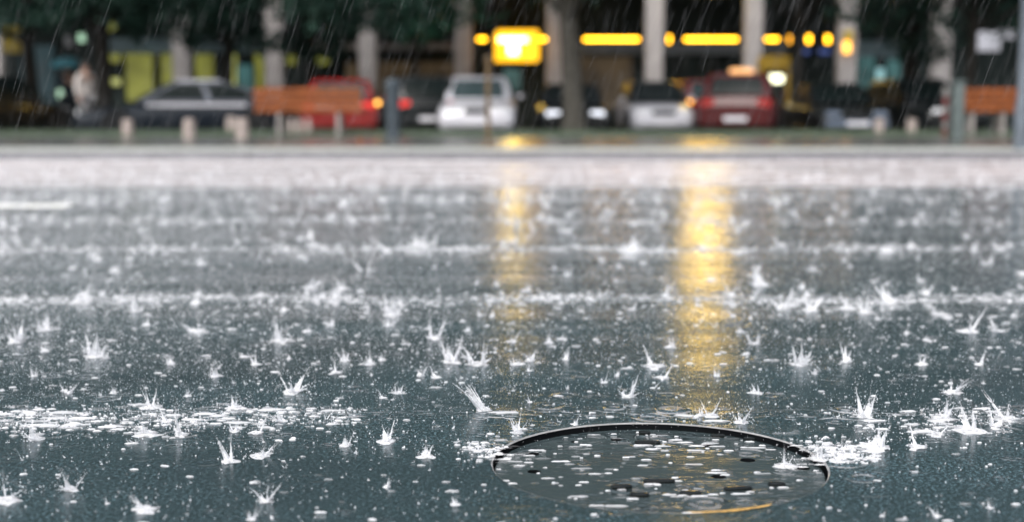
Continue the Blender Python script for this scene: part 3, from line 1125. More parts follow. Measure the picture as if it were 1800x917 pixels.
# orange sign on a column
osg = thing('blade_sign', 'narrow upright orange lit sign on a stone column', 'sign', (X(1487, 39.6), 39.6, Bz(80, 39.6)))
MB().bbox(-.09, .09, 0, .14, -.22, .12, .03).build('lamp_panel', 'tube_amber', osg, 40)
MB().bbox(-.10, .16, .0, .14, .121, .42, .03).build('sign_board', 'board_yellow', osg, 40)

# yellow board on the first column
yb = thing('notice_board', 'square mustard yellow board on the stone column at the edge of the arcade', 'sign', (X(25, 36), 36, at(25, 69, 36).z))
MB().bbox(-.25, .25, 0, .05, -.36, .36, .02).build('board', 'board_yellow', yb, 40)
MB().tube([(0, .09, -at(25, 69, 36).z - .12), (0, .09, .36)], .035, 10).build('post', 'post_slate', yb, 40)

# yellow kiosk with lit panel
YQ = 36.5
kx = X(1362, YQ)
kk = thing('cash_kiosk', 'yellow kiosk with a glowing cream panel beside the red parked car', 'kiosk', (kx, YQ, -.12))
zq = lambda py: at(900, py, YQ).z + .12
hwk = 26 / F * YQ
MB().bbox(-hwk, hwk, 0, .6, zq(124), zq(98), .04).build('header', 'kiosk_yellow', kk, 40)
MB().bbox(-hwk, -hwk + .09, 0, .6, 0, zq(124), .02).build('side_panel', 'kiosk_yellow', kk, 40)
MB().bbox(hwk - .09, hwk, 0, .6, 0, zq(124), .02).build('side_panel', 'kiosk_yellow', kk, 40)
MB().box(-hwk + .09, hwk - .09, .1, .6, 0, zq(124)).build('cabinet', 'kiosk_dark', kk)
MB().bbox(-9 / F * YQ, 14 / F * YQ, .02, .098, zq(145), zq(132), .02).build('lit_panel', 'win_cream', kk, 40)


# ------------------------------------------------------------------ trees
def limb_pts(p0, p1, bow, n=5):
    p0, p1 = Vector(p0), Vector(p1)
    return [p0.lerp(p1, i / n) + Vector((math.sin(math.pi * i / n) * bow, 0, 0)) for i in range(n + 1)]


def tree(label, px, Y, r0, top, lean, crown_r, crown_z, leaf='leaf_dark', bark='bark_dark', nleaf=13000, seed=1, zmin=2.5, foot=-.12, droop=(), off=3.2):
    r = random.Random(seed)
    base = Vector((X(px, Y), Y, foot))
    t = thing('street_tree', label, 'tree', base, 0, 'trees along the side street')
    tp = Vector((lean, r.uniform(-.2, .2), top))
    tk = MB()
    pts = limb_pts((0, 0, 0), tp, r.uniform(-.12, .12), 7)
    tk.tube(pts, [r0 * (1.35 if i == 0 else 1.05 - .06 * i) for i in range(8)], 12)
    clumps = []
    for k in range(9):
        a = 2 * math.pi * k / 9 + r.uniform(-.3, .3)
        st = pts[4 + k % 4]
        en = Vector((math.cos(a) * crown_r * r.uniform(.5, .9), math.sin(a) * crown_r * r.uniform(.5, .9) - off * .6, crown_z + r.uniform(-1.2, 2.2))) + Vector((lean, 0, 0))
        tk.tube(limb_pts(st, en, r.uniform(-.3, .3), 5), [r0 * .42 * (1 - .15 * i) for i in range(6)], 7)
        clumps.append((en, r.uniform(.8, 1.35)))
    for q in range(40):
        a = r.uniform(0, 6.283)
        rr_ = crown_r * math.sqrt(r.random())
        zz = crown_z + r.uniform(-1.6, 3.2)
        clumps.append((Vector((math.cos(a) * rr_ * 1.15 + lean, math.sin(a) * rr_ - (off * r.uniform(.2, 1.7) if q % 2 else 0), zz)), r.uniform(.6, 1.2)))
    for dx, dz, rad in droop:                      # low hanging sprays
        c = Vector((dx, 0, dz - foot))
        tk.tube(limb_pts(pts[4], c, 0, 4), [r0 * .3, r0 * .25, r0 * .2, r0 * .15, r0 * .08], 6)
        clumps += [(c, rad), (c, rad)]
    tk.build('trunk', bark, t, 60)
    lv, n = [], 0
    tot = sum(c[1] ** 2 for c in clumps)
    for c, rad in clumps:
        low = any((c - Vector((dx, 0, dz - foot))).length < 1e-6 for dx, dz, _ in droop)
        for i in range(int(nleaf * rad ** 2 / tot)):
            d = Vector((r.gauss(0, 1), r.gauss(0, 1), r.gauss(0, .75))).normalized() * rad * r.random() ** .45
            p = c + d
            wpos = p + base
            if wpos.z < (zmin if not low else .9) + .25 * math.sin(wpos.x * 2.1 + seed):
                continue
            if wpos.y < 31 and wpos.z < 3.1:
                continue
            if wpos.z < 6.5:
                qx, qy = proj(wpos)
                if 1165 < qx < 1325 or (qy > 42 and 815 < qx < 1500 and not low):
                    continue
            s = r.uniform(.07, .13)
            u_ = Vector((r.gauss(0, 1), r.gauss(0, 1), r.gauss(0, 1))).normalized()
            v_ = u_.orthogonal().normalized()
            v_ = (v_ * math.cos(i) + u_.cross(v_) * math.sin(i))
            lv += [p - u_ * s, p + v_ * s * .5, p + u_ * s, p - v_ * s * .5]
            n += 1
    V_ = np.array([tuple(q) for q in lv])
    o = np_mesh('crown', V_, np.arange(len(V_)).reshape(-1, 4), leaf, 4)
    o.parent = t
    return t


tree('dark tree with a straight black trunk next to the two walkers', 182, 33, .21, 4.2, -.1, 3.0, 4.4, seed=1, zmin=2.2, droop=[(.9, 2.5, .5), (-.8, 2.6, .5)])
tree('dark forked tree in front of the yellow shop windows', 390, 34, .16, 4.0, .15, 2.9, 4.3, seed=2, zmin=2.25, droop=[(-.75, 2.2, .34), (.7, 2.35, .5), (1.2, 2.15, .45)])
tree('leafy tree overhanging the first orange bench from behind', 548, 35.5, .17, 4.0, 0, 3.0, 4.3, seed=3, zmin=2.2, droop=[(.2, 1.95, .5), (-.6, 2.15, .45), (.7, 2.2, .4)])
tree('bright green small tree between two stone columns', 735, 36.5, .10, 3.4, 0, 1.5, 3.6, leaf='leaf_green', seed=4, nleaf=3500, zmin=2.4, off=0)
tree('old grey leaning tree trunk standing between the silver cars', 1010, 29, .235, 4.4, -.35, 3.2, 4.8, bark='bark_grey', seed=5, zmin=2.5)
tree('slim dark trunk in front of the yellow kiosk and lamps', 1398, 33.5, .12, 4.4, 0, 2.9, 4.8, seed=6, zmin=2.5)
tree('dense dark tree hanging low over the black cars', 1605, 34, .18, 4.2, 0, 2.8, 4.3, seed=7, zmin=2.0, nleaf=11000, droop=[(0, 2.0, .5), (.5, 1.9, .4), (-.3, 2.3, .5)])
tree('dark brown tree trunk beyond the second orange bench', 1694, 31, .13, 4.2, .05, 2.8, 4.5, seed=8, zmin=2.3, droop=[(.9, 2.45, .45), (-.4, 2.5, .35)])
tree('dark tree at the end of the arcade above the yellow board', 62, 36, .2, 4.2, -.2, 2.8, 4.4, seed=9, zmin=2.6)
tree('tall dark tree behind the white hatchback and the T sign', 860, 37.5, .15, 4.6, .1, 2.6, 5.2, seed=10, zmin=2.9, nleaf=7000)


# ------------------------------------------------------------------ cars
def loft(stations):
    """closed rounded sections (x, half width, z bottom, z top) from nose to tail"""
    m = MB()
    rows = []
    for x_, hw, zb, zt in stations:
        h = zt - zb
        half = [(0, zt + .012), (.55 * hw, zt + .004), (.86 * hw, zt - .035 * h - .01), (.975 * hw, zt - .16 * h), (hw, zt - .36 * h), (hw, zb + .38 * h), (.985 * hw, zb + .16 * h), (.90 * hw, zb), (0, zb)]
        ring = [(x_, y, z) for y, z in half] + [(x_, -y, z) for y, z in half[-2:0:-1]]
        rows.append(ring)
    n = len(rows[0])
    vs_ = [p for r_ in rows for p in r_]
    fs_ = [(i * n + k, i * n + (k + 1) % n, (i + 1) * n + (k + 1) % n, (i + 1) * n + k) for i in range(len(rows) - 1) for k in range(n)]
    fs_ += [tuple(range(n)), tuple(range(len(rows) * n - 1, (len(rows) - 1) * n - 1, -1))]
    return m.add(vs_, fs_)


def car(name, label, px, Y, rz, paint, L=4.2, W=1.68, H=1.36, style='sedan', head='lamp_clear', tail='lamp_red', roof=None, plate='front', bumper=None, group='cars parked on the side street', extra=None, glass='car_glass', frame=None):
    root = thing(name, label, 'car', (X(px, Y), Y, -.12), R(rz), group)
    k = H / 1.40
    w2 = W / 2
    P = lambda t: L / 2 - t * L
    if style == 'hatch':
        st = [(0, .80, .30, .58), (.015, .90, .24, .66), (.07, .97, .19, .74), (.26, 1, .18, .86), (.5, 1, .18, .90), (.8, 1, .18, .92), (.93, .97, .2, .93), (.985, .92, .24, .88), (1, .86, .32, .72)]
        b0, b1, r0, r1 = .22, .95, .40, .86
    elif style == 'coupe':
        st = [(0, .78, .30, .52), (.015, .90, .22, .60), (.07, .97, .18, .68), (.30, 1, .17, .82), (.5, 1, .17, .87), (.8, 1, .18, .90), (.92, .98, .2, .90), (.985, .92, .25, .84), (1, .86, .34, .74)]
        b0, b1, r0, r1 = .27, .93, .46, .66
    else:
        st = [(0, .80, .30, .56), (.015, .90, .22, .66), (.07, .97, .18, .74), (.28, 1, .17, .86), (.5, 1, .17, .90), (.78, 1, .18, .92), (.90, .98, .2, .93), (.985, .93, .24, .88), (1, .86, .34, .76)]
        b0, b1, r0, r1 = .25, .86, .41, .70
    body = loft([(P(t), hw * w2, zb * k, zt * k) for t, hw, zb, zt in st])
    body.build('body', paint, root, 38)
    zb_, zr = .86 * k, 1.36 * k
    wb, wr = .90 * w2, .70 * w2
    gb = [(P(b0), wb * .93), (P(r0), wr), (P(r1), wr), (P(b1), wb * .9)]
    # greenhouse shell
    g = MB()
    quads = []
    lv = [(0.0, 0.0), (.5, .5), (.88, .9), (1.0, 1.0)]
    ring = []
    for u_, _ in lv:
        z = zb_ + (zr - zb_) * u_
        e = .04 * math.sin(math.pi * u_)
        xf = P(b0) + (P(r0) - P(b0)) * u_ + e
        xr = P(b1) + (P(r1) - P(b1)) * u_ - e * 1.5
        yf = wb * .93 + (wr - wb * .93) * u_ + e
        yr = wb * .90 + (wr - wb * .90) * u_ + e
        ym = wb + (wr * 1.03 - wb) * u_ + e
        xm = (xf + xr) / 2
        ring.append([(xf + .05, 0, z), (xf, yf * .8, z), (xf - .07, yf, z), (xm, ym, z), (xr + .07, yr, z), (xr, yr * .8, z), (xr - .04, 0, z), (xr, -yr * .8, z), (xr + .07, -yr, z), (xm, -ym, z), (xf - .07, -yf, z), (xf, -yf * .8, z)])
    n = 12
    vs_ = [p for r_ in ring for p in r_]
    fs_ = [(i * n + q, i * n + (q + 1) % n, (i + 1) * n + (q + 1) % n, (i + 1) * n + q) for i in range(3) for q in range(n)]
    g.add(vs_, fs_)
    fix_normals(g.build('window_frame', frame or paint, root, 30))
    rf = MB()
    tr = ring[-1]
    cr_ = [(p[0] * .93 + (P(r0) + P(r1)) / 2 * .07, p[1] * .86, zr + .035 * k) for p in tr]
    rf.add(tr + cr_, [(q, (q + 1) % n, n + (q + 1) % n, n + q) for q in range(n)] + [tuple(range(n, 2 * n))])
    fix_normals(rf.build('roof', roof or paint, root, 40))

    def between(i, u_, f=0.0):
        """a point on the shell: column i.., height share u_"""
        j = 0
        us = [q[0] for q in lv]
        while j < 2 and u_ > us[j + 1]:
            j += 1
        s = (u_ - us[j]) / (us[j + 1] - us[j])
        a = Vector(ring[j][i]).lerp(Vector(ring[j][(i + 1) % n]), f)
        b = Vector(ring[j + 1][i]).lerp(Vector(ring[j + 1][(i + 1) % n]), f)
        return a.lerp(b, s)

    def pane(nm, cols, lo, hi, shift):
        m = MB()
        bot = [between(i, lo, f) for i, f in cols]
        mid = [between(i, .5, f) for i, f in cols]
        top = [between(i, hi, f) for i, f in cols]
        q = len(cols)
        sh = Vector(shift)
        for o_ in (Vector((0, 0, 0)), sh):
            m.v += [tuple(p + o_) for p in bot + mid + top]
        for b_ in (0, 3 * q):
            for rw in (0, 1):
                for c_ in range(q - 1):
                    fq = (b_ + rw * q + c_, b_ + rw * q + c_ + 1, b_ + (rw + 1) * q + c_ + 1, b_ + (rw + 1) * q + c_)
                    m.f.append(fq)
        edge = list(range(q)) + [q + q - 1] + list(range(3 * q - 1, 2 * q - 1, -1)) + [q]
        for e in range(len(edge)):
            e2 = (e + 1) % len(edge)
            m.f.append((edge[e], edge[e2], edge[e2] + 3 * q, edge[e] + 3 * q))
        fix_normals(m.build(nm, glass, root, 30))
    pane('windscreen', [(10, .95), (11, .3), (11, .999), (0, .7), (1, .05)], .1, .9, (.014, 0, .010))
    pane('rear_window', [(4, .95), (5, .3), (5, .999), (6, .7), (7, .05)], .14, .88, (-.014, 0, .010))
    pane('side_window', [(2, .06), (2, .93)], .1, .88, (0, .014, .006))
    pane('side_window', [(3, .03), (3, .9)], .1, .88, (0, .014, .006))
    pane('side_window', [(8, .1), (8, .97)], .1, .88, (0, -.014, .006))
    pane('side_window', [(9, .07), (9, .94)], .1, .88, (0, -.014, .006))
    # wheels
    for xw in (.18, .80):
        for s in (-1, 1):
            c = (P(xw), s * (w2 - .095), .30)
            wl = MB().lathe([(.06, -.085), (.20, -.085), (.205, -.075)], 24, c, 'y').build('wheel', 'plastic_black', root, 35)
            MB().lathe([(.20, -.09), (.27, -.10), (.30, -.075), (.30, .075), (.27, .10), (.20, .09)], 28, c, 'y').build('tyre', 'rubber', wl, 35)
            m = MB().lathe([(.0, s * .075), (.05, s * .075), (.19, s * .085), (.20, s * .07)], 24, c, 'y')
            for q in range(6):
                a = q * math.pi / 3
                m.tube([(c[0] + .04 * math.cos(a), c[1] + s * .08, c[2] + .04 * math.sin(a)), (c[0] + .18 * math.cos(a), c[1] + s * .088, c[2] + .18 * math.sin(a))], .018, 5)
            m.build('rim', 'rim_metal', wl, 35)
            ar = MB()
            pts = [(P(xw) + .36 * math.cos(R(a)), s * (w2 + .001), .30 + .36 * math.sin(R(a))) for a in range(-20, 201, 20)]
            ar.prism(pts, (0, s, 0), .006)
            fix_normals(ar.build('wheel_arch', 'plastic_black', root))
    # lights, grille, bumpers, plates, mirrors
    zh = .62 * k
    for s in (-1, 1):
        MB().bbox(P(.012) - .02, P(.012) + .03, s * w2 * .60 - .16, s * w2 * .60 + .16, zh - .07, zh + .06, .02).build('headlight', head, root, 40)
        zt_ = .76 * k
        MB().bbox(P(.992) - .025, P(.992) + .05, s * w2 * .68 - .14, s * w2 * .68 + .14, zt_ - .10, zt_ + .09, .02).build('taillight', tail, root, 40)
        m = MB().bbox(P(b0 + .06) - .05, P(b0 + .06) + .05, s * (w2 + .07) - .07, s * (w2 + .07) + .07, .90 * k, 1.0 * k, .03)
        m.build('mirror', paint, root, 40)
    MB().bbox(P(.006) - .01, P(.006) + .03, -.26, .26, zh - .07, zh + .05, .015).build('grille', 'plastic_black', root, 40)
    for nm, tpos, sg in (('bumper', .0, 1), ('bumper', 1.0, -1)):
        MB().bbox(P(tpos) - .06 + .03 * sg, P(tpos) + .06 + .03 * sg, -w2 * .84, w2 * .84, .30 * k, .47 * k, .05).build(nm, bumper or paint, root, 40)
    if plate != 'none':
        MB().bbox(P(0) + .092, P(0) + .104, -.24, .24, .34 * k, .44 * k, .004).build('number_plate', 'plate', root)
        MB().bbox(P(1) - .104, P(1) - .092, -.24, .24, .40 * k, .50 * k, .004).build('number_plate', 'plate', root)
    MB().box(P(.1), P(.9), -w2 * .8, w2 * .8, .14, .19).build('underbody', 'plastic_black', root)
    if extra:
        extra(root, P, w2, k)
    return root


def amber(side):
    def f(root, P, w2, k):
        MB().bbox(P(.995) - .05, P(.995) + .02, side * w2 * .93 - .05, side * w2 * .93 + .05, .80 * k, .90 * k, .02).build('indicator', 'lamp_amber', root, 40)
    return f


def belt_sheen(root, P, w2, k):  # silver strip puts the sky sheen on the shoulder into colour
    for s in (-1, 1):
        MB().bbox(P(.76), P(.31), s * (w2 + .004) - .012, s * (w2 + .004) + .012, .755 * k, .83 * k, .008).build('belt_sheen', 'paint_silver', root, 40)
    MB().bbox(P(.28), P(.06), -w2 * .82, w2 * .82, .80 * k, .835 * k, .012).build('bonnet_panel', 'paint_steel', root, 40) if False else None


def roof_lamp(root, P, w2, k):
    MB().bbox(P(.52) - .12, P(.52) + .12, -.26, .26, 1.40 * k, 1.53 * k, .03).build('roof_sign', 'lamp_amber_dim', root, 40)


car('parked_car', 'dark blue saloon parked side on with a silver roof line behind the concrete bollards', 326, 29.8, 199, 'paint_navy', glass='car_glass_dark', L=4.7, H=1.29, style='coupe', roof='paint_silver', extra=belt_sheen, plate='none', frame='paint_pewter')
car('parked_car', 'bright red saloon half hidden behind the first orange bench', 600, 29.5, 96, 'paint_red', L=4.3, H=1.28, tail='lamp_tail', extra=amber(-1), plate='none')
car('parked_car', 'black hatchback with red lamps in the gap before the silver saloon', 738, 31.0, 100, 'paint_black', glass='car_glass_dark', L=3.9, W=1.6, H=1.36, style='hatch', tail='lamp_tail')
car('parked_car', 'silver saloon facing the road behind the thin rusty post', 842, 30.2, -90, 'paint_silver', L=4.3, W=1.69, H=1.36)
car('parked_car', 'dark car with white headlamps hidden by the grey leaning tree', 1004, 31.6, -90, 'paint_black', glass='car_glass_dark', L=4.2, W=1.62, H=1.22, head='lamp_head')
car('parked_car', 'pale silver car with a black roof between the leaning tree and the red car', 1146, 31.0, -88, 'paint_silver', L=3.8, W=1.42, H=1.27, style='hatch', roof='paint_black', glass='car_glass_dark', frame='paint_black')
car('parked_car', 'maroon car mostly hidden behind the dark red hatchback, orange lamp lit', 1232, 34.2, 96, 'paint_maroon', L=4.0, W=1.62, H=1.34, extra=amber(1))
car('parked_car', 'dark red hatchback seen from behind with an amber sign on its roof', 1303, 29.8, 77, 'paint_dark_red', glass='car_glass_dark', L=3.9, W=1.68, H=1.40, style='hatch', extra=roof_lamp)
car('parked_car', 'low black coupe with a steel blue bumper in front of the teal shop', 1466, 30.6, -90, 'paint_black', glass='car_glass_dark', L=4.2, W=1.64, H=1.22, style='coupe', bumper='paint_steel', head='paint_steel')
car('parked_car', 'black car in deep shade under the low hanging tree', 1605, 31.5, -78, 'paint_black', glass='car_glass_dark', L=4.2, W=1.66, H=1.34)
car('parked_car', 'black car cut off by the picture edge with one red tail lamp', -20, 29.8, 75, 'paint_black', glass='car_glass_dark', L=4.1, W=1.66, H=1.38, style='hatch', tail='lamp_tail')


# ------------------------------------------------------------------ benches, bollards, posts
def bench(label, px0, px1, Y):
    x0, x1 = X(px0, Y), X(px1, Y)
    c, hl_ = (x0 + x1) / 2, (x1 - x0) / 2
    root = thing('park_bench', label, 'bench', (c, Y, KH), 0, 'orange benches on the verge')
    m = MB()
    for i in range(4):
        z = .40 + i * .105
        y = -.02 - i * .022
        m.bbox(-hl_, hl_, y - .02, y + .02, z, z + .094, .012)
    m.build('backrest', 'bench_wood', root, 40)
    m = MB()
    for i in range(4):
        m.bbox(-hl_, hl_, .03 + i * .11, .125 + i * .11, .385, .425, .01)
    m.build('seat', 'bench_wood', root, 40)
    for s in (-.55, .55):
        m = MB().bbox(s * hl_ - .04, s * hl_ + .04, .03, .42, 0, .384, .015)
        m.bbox(s * hl_ - .03, s * hl_ + .03, -.045, .028, .0, .39, .012)
        m.build('leg', 'bench_leg', root, 40)
    return root


bench('long orange wooden bench in front of the bright red car', 447, 637, 22.6)
bench('orange wooden bench beside the blue grey lamp post', 1688, 1786, 23.2)


def bollard_mesh(r_, h):
    return [(r_ * 1.0, 0), (r_ * 1.02, .02), (r_ * .98, h * .72), (r_ * .84, h * .75), (r_ * .84, h * .80), (r_ * .98, h * .83), (r_ * .95, h * .93), (r_ * .7, h * .985), (.0, h)]


bl = None
for px, py, r_, h, lb in [(225, 240, .098, .285, 'stubby pale concrete bollard under the nose of the dark blue saloon'),
                          (333, 243, .098, .31, 'stubby pale concrete bollard under the door of the dark blue saloon'),
                          (426, 243, .105, .32, 'stubby pale concrete bollard close to the end of the first orange bench'),
                          (407, 232, .10, .30, 'grey concrete bollard standing half behind another at the bench end'),
                          (512, 236, .05, .28, 'thin pale concrete post under the first orange bench, first of three'),
                          (527, 236, .05, .28, 'thin pale concrete post under the first orange bench, middle of three'),
                          (543, 236, .05, .28, 'thin pale concrete post under the first orange bench, last of three'),
                          (1545, 236, .09, .28, 'dim concrete bollard in front of the black car in deep shade'),
                          (1602, 234, .09, .26, 'dim concrete bollard near the red and white post')]:
    p = ground(px, py, KH)
    thing_ = thing('concrete_bollard', lb, 'bollard', p, 0, 'concrete bollards on the verge')
    MB().lathe([q for q in bollard_mesh(r_, h) if q[1] <= h * .76], 20).build('shaft', 'bollard_concrete', thing_, 40)
    MB().lathe([q for q in bollard_mesh(r_, h) if q[1] >= h * .75], 20).build('cap', 'bollard_concrete', thing_, 40)

# dark slate post
p = ground(691, 241, KH)
dp = thing('waste_bin', 'dark slate post shaped bin between the red and the black car', 'bin', p)
MB().lathe([(.13, 0), (.13, .05), (.115, .06), (.12, .80)], 20).build('body', 'post_slate', dp, 40)
MB().lathe([(.13, .801), (.135, .86), (.12, .93), (.0, .97)], 20).build('lid', 'post_slate', dp, 40)

# thin rusty post at the kerb
p = ground(858, 259, KH)
rp = thing('marker_post', 'thin rusty brown post at the kerb in front of the silver saloon', 'post', p)
MB().tube([(0, 0, 0), (0, 0, 1.12)], .03, 12).build('pole', 'post_rust', rp, 40)
MB().lathe([(.08, 0), (.08, .02), (.05, .035), (.037, .04)], 16).build('base', 'post_rust', rp, 40)
MB().lathe([(.037, 1.12), (.042, 1.125), (.03, 1.15), (0, 1.16)], 12).build('cap', 'post_rust', rp, 40)

# red and white post
p = ground(1660, 240, KH)
rw = thing('striped_post', 'red and white banded post beside the grey green one', 'post', p)
for i in range(6):
    MB().lathe([(.05, i * .13 + .001), (.05, i * .13 + .129)], 14).build('band', 'post_white' if i % 2 else 'post_red', rw, 40)
MB().lathe([(.05, .78), (.04, .81), (0, .82)], 14).build('cap', 'post_white', rw, 40)
p = ground(1681, 246, KH)
gg = thing('cable_post', 'stout grey green post at the end of the second orange bench', 'post', p)
MB().bbox(-.085, .085, -.085, .085, 0, .86, .02).build('body', 'post_green_grey', gg, 40)
MB().bbox(-.10, .10, -.10, .10, .861, .90, .012).build('cap', 'post_green_grey', gg, 40)

# lamp post
p = ground(1793, 262, KH)
lp = thing('lamp_post', 'blue grey lamp post at the kerb next to the second orange bench', 'lamp post', p)
MB().lathe([(.085, 0), (.085, .5), (.066, .56), (.064, 1.6), (.055, 5.2)], 20).build('pole', 'post_blue_grey', lp, 40)
MB().tube([(0, 0, 5.1), (0, -.25, 5.5), (0, -.9, 5.65)], [.05, .045, .04], 10).build('arm', 'post_blue_grey', lp, 40)
MB().bbox(-.13, .13, -1.45, -.85, 5.58, 5.70, .03).build('lamp_head', 'post_blue_grey', lp, 40)

# small orange thing on the kerb
p = ground(633, 258, KH)
oc = thing('orange_marker', 'tiny orange marker peg standing on the kerb paving below the red car', 'marker', p)
MB().lathe([(.035, 0), (.03, .03), (.024, .12), (.0, .135)], 12).build('peg', 'lamp_amber_dim' if False else 'kiosk_orange' if 'kiosk_orange' in MATS else 'bench_wood', oc, 40)
MB().bbox(-.05, .05, -.05, .05, 0, .012, .004).build('foot', 'plastic_black', oc)

# white bulb high in the leaning tree
p = at(1010, 2, 33)
sl = thing('hanging_lamp', 'small cream globe lamp hanging at the top beside the leaning tree', 'lamp', p)
MB().lathe([(0, -.06), (.04, -.05), (.06, 0), (.04, .05), (0.012, .06)], 16).build('globe', 'win_cream', sl, 60)
MB().tube([(0, 0, .06), (0, 0, 1.6)], .008, 6).build('cord', 'plastic_black', sl)


# ------------------------------------------------------------------ people
def skin_mesh(name, pts, edges, rad, mat, parent, root=0, sub=2):
    me = bpy.data.meshes.new(name)
    me.from_pydata(pts, edges, [])
    bm = bmesh.new()
    bm.from_mesh(me)
    ly = bm.verts.layers.skin.verify()
    bm.verts.ensure_lookup_table()
    for i, v in enumerate(bm.verts):
        v[ly].radius = rad[i] if isinstance(rad[i], tuple) else (rad[i], rad[i])
        v[ly].use_root = (i == root)
    bm.to_mesh(me)
    bm.free()
    o = bpy.data.objects.new(name, me)
    col.objects.link(o)
    o.modifiers.new('skin', 'SKIN')
    s = o.modifiers.new('sub', 'SUBSURF')
    s.levels = s.render_levels = sub
    dg = bpy.context.evaluated_depsgraph_get()
    m2 = bpy.data.meshes.new_from_object(o.evaluated_get(dg))
    m2.shade_smooth()
    m2.materials.clear()
    m2.materials.append(MATS[mat])
    o.modifiers.clear()
    o.data = m2
    o.parent = parent
    m2.name = name
    return o


def person(label, loc, rz, coat, trousers, hand_r, hand_l, elbow_r, elbow_l, stride=.18, coat_len=.62):
    """faces local -Y"""
    t = thing('person', label, 'person', loc, rz)
    J = {'pel': (0, 0, .93), 'wai': (0, 0, 1.08), 'che': (0, -.01, 1.30), 'nek': (0, 0, 1.47), 'hea': (0, -.02, 1.56), 'top': (0, -.02, 1.70),
         'hr': (-.10, 0, .88), 'kr': (-.11, -stride * .6, .50), 'ar': (-.11, -stride * .7, .09), 'tr': (-.11, -stride * .7 - .16, .035),
         'hl': (.10, 0, .88), 'kl': (.11, stride * .2, .50), 'al': (.11, stride, .10), 'tl': (.11, stride - .15, .035),
         'sr': (-.19, 0, 1.41), 'er': elbow_r, 'wr': hand_r, 'sl': (.19, 0, 1.41), 'el': elbow_l, 'wl': hand_l}
    E = [('pel', 'wai'), ('wai', 'che'), ('che', 'nek'), ('nek', 'hea'), ('hea', 'top'), ('pel', 'hr'), ('hr', 'kr'), ('kr', 'ar'), ('ar', 'tr'), ('pel', 'hl'), ('hl', 'kl'), ('kl', 'al'), ('al', 'tl'),
         ('che', 'sr'), ('sr', 'er'), ('er', 'wr'), ('che', 'sl'), ('sl', 'el'), ('el', 'wl')]
    RD = {'pel': (.14, .10), 'wai': (.12, .09), 'che': (.15, .10), 'nek': .055, 'hea': (.075, .085), 'top': (.065, .075), 'hr': .085, 'kr': .058, 'ar': .04, 'tr': .035, 'hl': .085, 'kl': .058, 'al': .04, 'tl': .035,
          'sr': .06, 'er': .042, 'wr': .028, 'sl': .06, 'el': .042, 'wl': .028}
    # hands: palm and five fingers
    for s, wk, ek in ((-1, 'wr', 'er'), (1, 'wl', 'el')):
        wv, ev = Vector(J[wk]), Vector(J[ek])
        d = (wv - ev).normalized()
        side = d.cross(Vector((0, 1, 0))).normalized()
        fw = side.cross(d).normalized()
        pk = wk + 'p'
        J[pk] = tuple(wv + d * .07)
        RD[pk] = .03
        E.append((wk, pk))
        for q in range(4):
            b = wv + d * .10 + side * (q - 1.5) * .02
            m_ = b + d * (.035 + .006 * (1.5 - abs(q - 1.5))) - fw * .01
            e = m_ + d * .022 - fw * .022
            for nm, pp, rr_ in (('a', b, .009), ('b', m_, .0085), ('c', e, .007)):
                J[pk + str(q) + nm] = tuple(pp)
                RD[pk + str(q) + nm] = rr_
            E += [(pk, pk + str(q) + 'a'), (pk + str(q) + 'a', pk + str(q) + 'b'), (pk + str(q) + 'b', pk + str(q) + 'c')]
        b = wv + d * .045 + side * .035 * (-s)
        e = b + d * .035 + side * .015 * (-s) - fw * .015
        J[pk + 'ta'], J[pk + 'tb'] = tuple(b), tuple(e)
        RD[pk + 'ta'], RD[pk + 'tb'] = .011, .009
        E += [(wk, pk + 'ta'), (pk + 'ta', pk + 'tb')]
    keys = list(J)
    ix = {q: i for i, q in enumerate(keys)}
    body = skin_mesh('body', [J[q] for q in keys], [(ix[a], ix[b]) for a, b in E], [RD[q] for q in keys], 'skin', t, ix['pel'], 2)

    # face: nose, ears, eyes
    MB().tube([(0, -.10, 1.60), (0, -.125, 1.565), (0, -.10, 1.555)], [.010, .016, .012], 8).build('nose', 'skin', t, 60)
    for s in (-1, 1):
        MB().tube([(s * .078, -.01, 1.61), (s * .088, 0, 1.585), (s * .078, -.005, 1.555)], [.010, .016, .010], 6).build('ear', 'skin', t, 60)
        MB().lathe([(0, -.012), (.011, 0), (0, .012)], 8, (s * .032, -.094, 1.61)).build('eye', 'hair', t, 60)
    MB().lathe([(0, -.006), (.022, 0), (0, .006)], 8, (0, -.088, 1.515)).build('mouth', 'lamp_red', t, 60)
    hr_ = MB().lathe([(.090, 1.60), (.097, 1.66), (.088, 1.72), (.055, 1.765), (.0, 1.78)], 16, (0, .008, 0))
    hr_.add(*(lambda m: (m.v, m.f))(MB().tube([(0, .06, 1.68), (0, .07, 1.58), (0, .05, 1.50)], [.075, .07, .045], 12)))
    hr_.build('hair', 'hair', t, 60)

    def sub(nm, ks, es, grow, mat, rt):
        idx = {q: i for i, q in enumerate(ks)}
        rads = []
        for q in ks:
            rv = RD.get(q, .1)
            rv = rv if isinstance(rv, tuple) else (rv, rv)
            rads.append((rv[0] * grow + .012, rv[1] * grow + .012))
        return skin_mesh(nm, [J[q] for q in ks], [(idx[a], idx[b]) for a, b in es], rads, mat, t, idx[rt], 2)
    J['hem'] = (0, .01, 1.47 - coat_len - .12)
    RD['hem'] = (.20, .15)
    sub('coat', ['hem', 'pel', 'wai', 'che', 'sr', 'er', 'wr', 'sl', 'el', 'wl'],
        [('hem', 'pel'), ('pel', 'wai'), ('wai', 'che'), ('che', 'sr'), ('sr', 'er'), ('er', 'wr'), ('che', 'sl'), ('sl', 'el'), ('el', 'wl')], 1.16, coat, 'wai')
    sub('trousers', ['pel', 'hr', 'kr', 'ar', 'hl', 'kl', 'al'], [('pel', 'hr'), ('hr', 'kr'), ('kr', 'ar'), ('pel', 'hl'), ('hl', 'kl'), ('kl', 'al')], 1.12, trousers, 'pel')
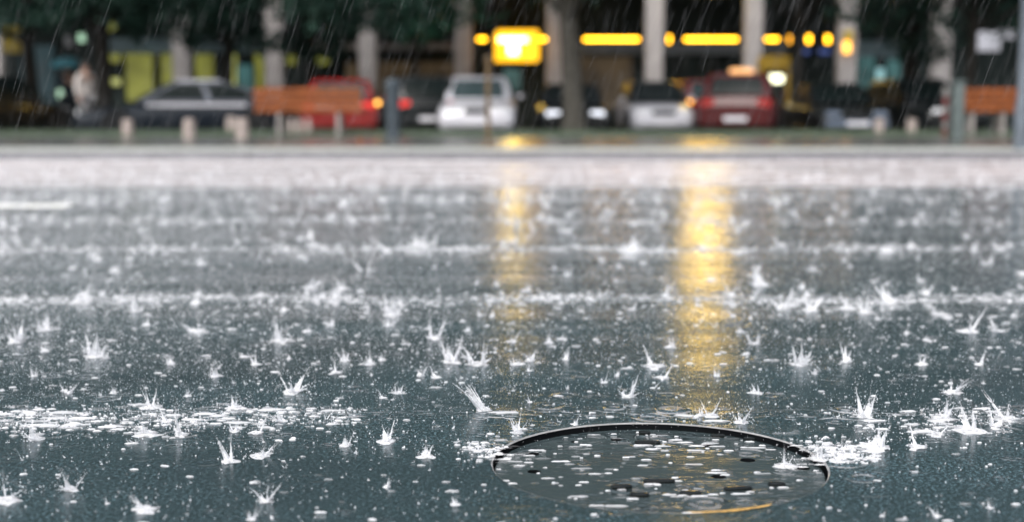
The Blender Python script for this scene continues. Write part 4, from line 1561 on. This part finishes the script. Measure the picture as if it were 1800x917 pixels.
    for a_, b2 in (('ar', 'tr'), ('al', 'tl')):
        av, bv = Vector(J[a_]), Vector(J[b2])
        MB().tube([av + Vector((0, .06, -.03)), av + Vector((0, 0, -.02)), bv + Vector((0, 0, .01)), bv + Vector((0, -.06, 0))], [.045, .055, .048, .025], 12).build('shoe', 'shoe', t, 60)
    return t


YPn = 31.8
pb = Vector((X(151, YPn), YPn, -.12))
person('person in a beige coat walking past the dark tree', pb, R(60), 'coat_beige', 'trousers_pale', (-.27, -.08, .92), (.27, .06, .92), (-.26, .03, 1.15), (.26, .0, 1.15))
pd_ = Vector((X(122, 34.2), 34.2, -.12))
person('person in dark clothes holding a teal umbrella', pd_, R(40), 'coat_navy', 'trousers_dark', (-.14, -.28, 1.25), (.27, .05, .92), (-.24, -.05, 1.15), (.26, .02, 1.15), .12)
rot = Matrix.Rotation(R(40), 3, 'Z')
grip = pd_ + rot @ Vector((-.14, -.36, 1.30))
um = thing('umbrella', 'open teal umbrella held over the person in dark clothes', 'umbrella', grip)
cn = MB()
n = 16
prof = [(0.0, .62), (.16, .60), (.30, .54), (.40, .45), (.46, .36)]
for j, (r_, z) in enumerate(prof[1:]):
    pass
vs_ = [(0, 0, .62)]
for r_, z in prof[1:]:
    for q in range(n):
        a = 2 * math.pi * q / n
        sc = 1.0 if q % 2 == 0 else .95
        vs_.append((r_ * sc * math.cos(a), r_ * sc * math.sin(a), z))
fs_ = [(0, 1 + q, 1 + (q + 1) % n) for q in range(n)]
for j in range(3):
    for q in range(n):
        fs_.append((1 + j * n + q, 1 + (j + 1) * n + q, 1 + (j + 1) * n + (q + 1) % n, 1 + j * n + (q + 1) % n))
cn.add(vs_, fs_)
co = cn.build('canopy', 'umbrella_teal', um, 60)
MB().tube([(0, 0, -.10), (0, 0, .66)], .007, 8).build('shaft', 'plastic_black', um)
MB().tube([(0, 0, -.05), (0, 0, -.12), (.02, 0, -.16), (.05, 0, -.15)], .013, 8).build('handle', 'plastic_black', um, 60)
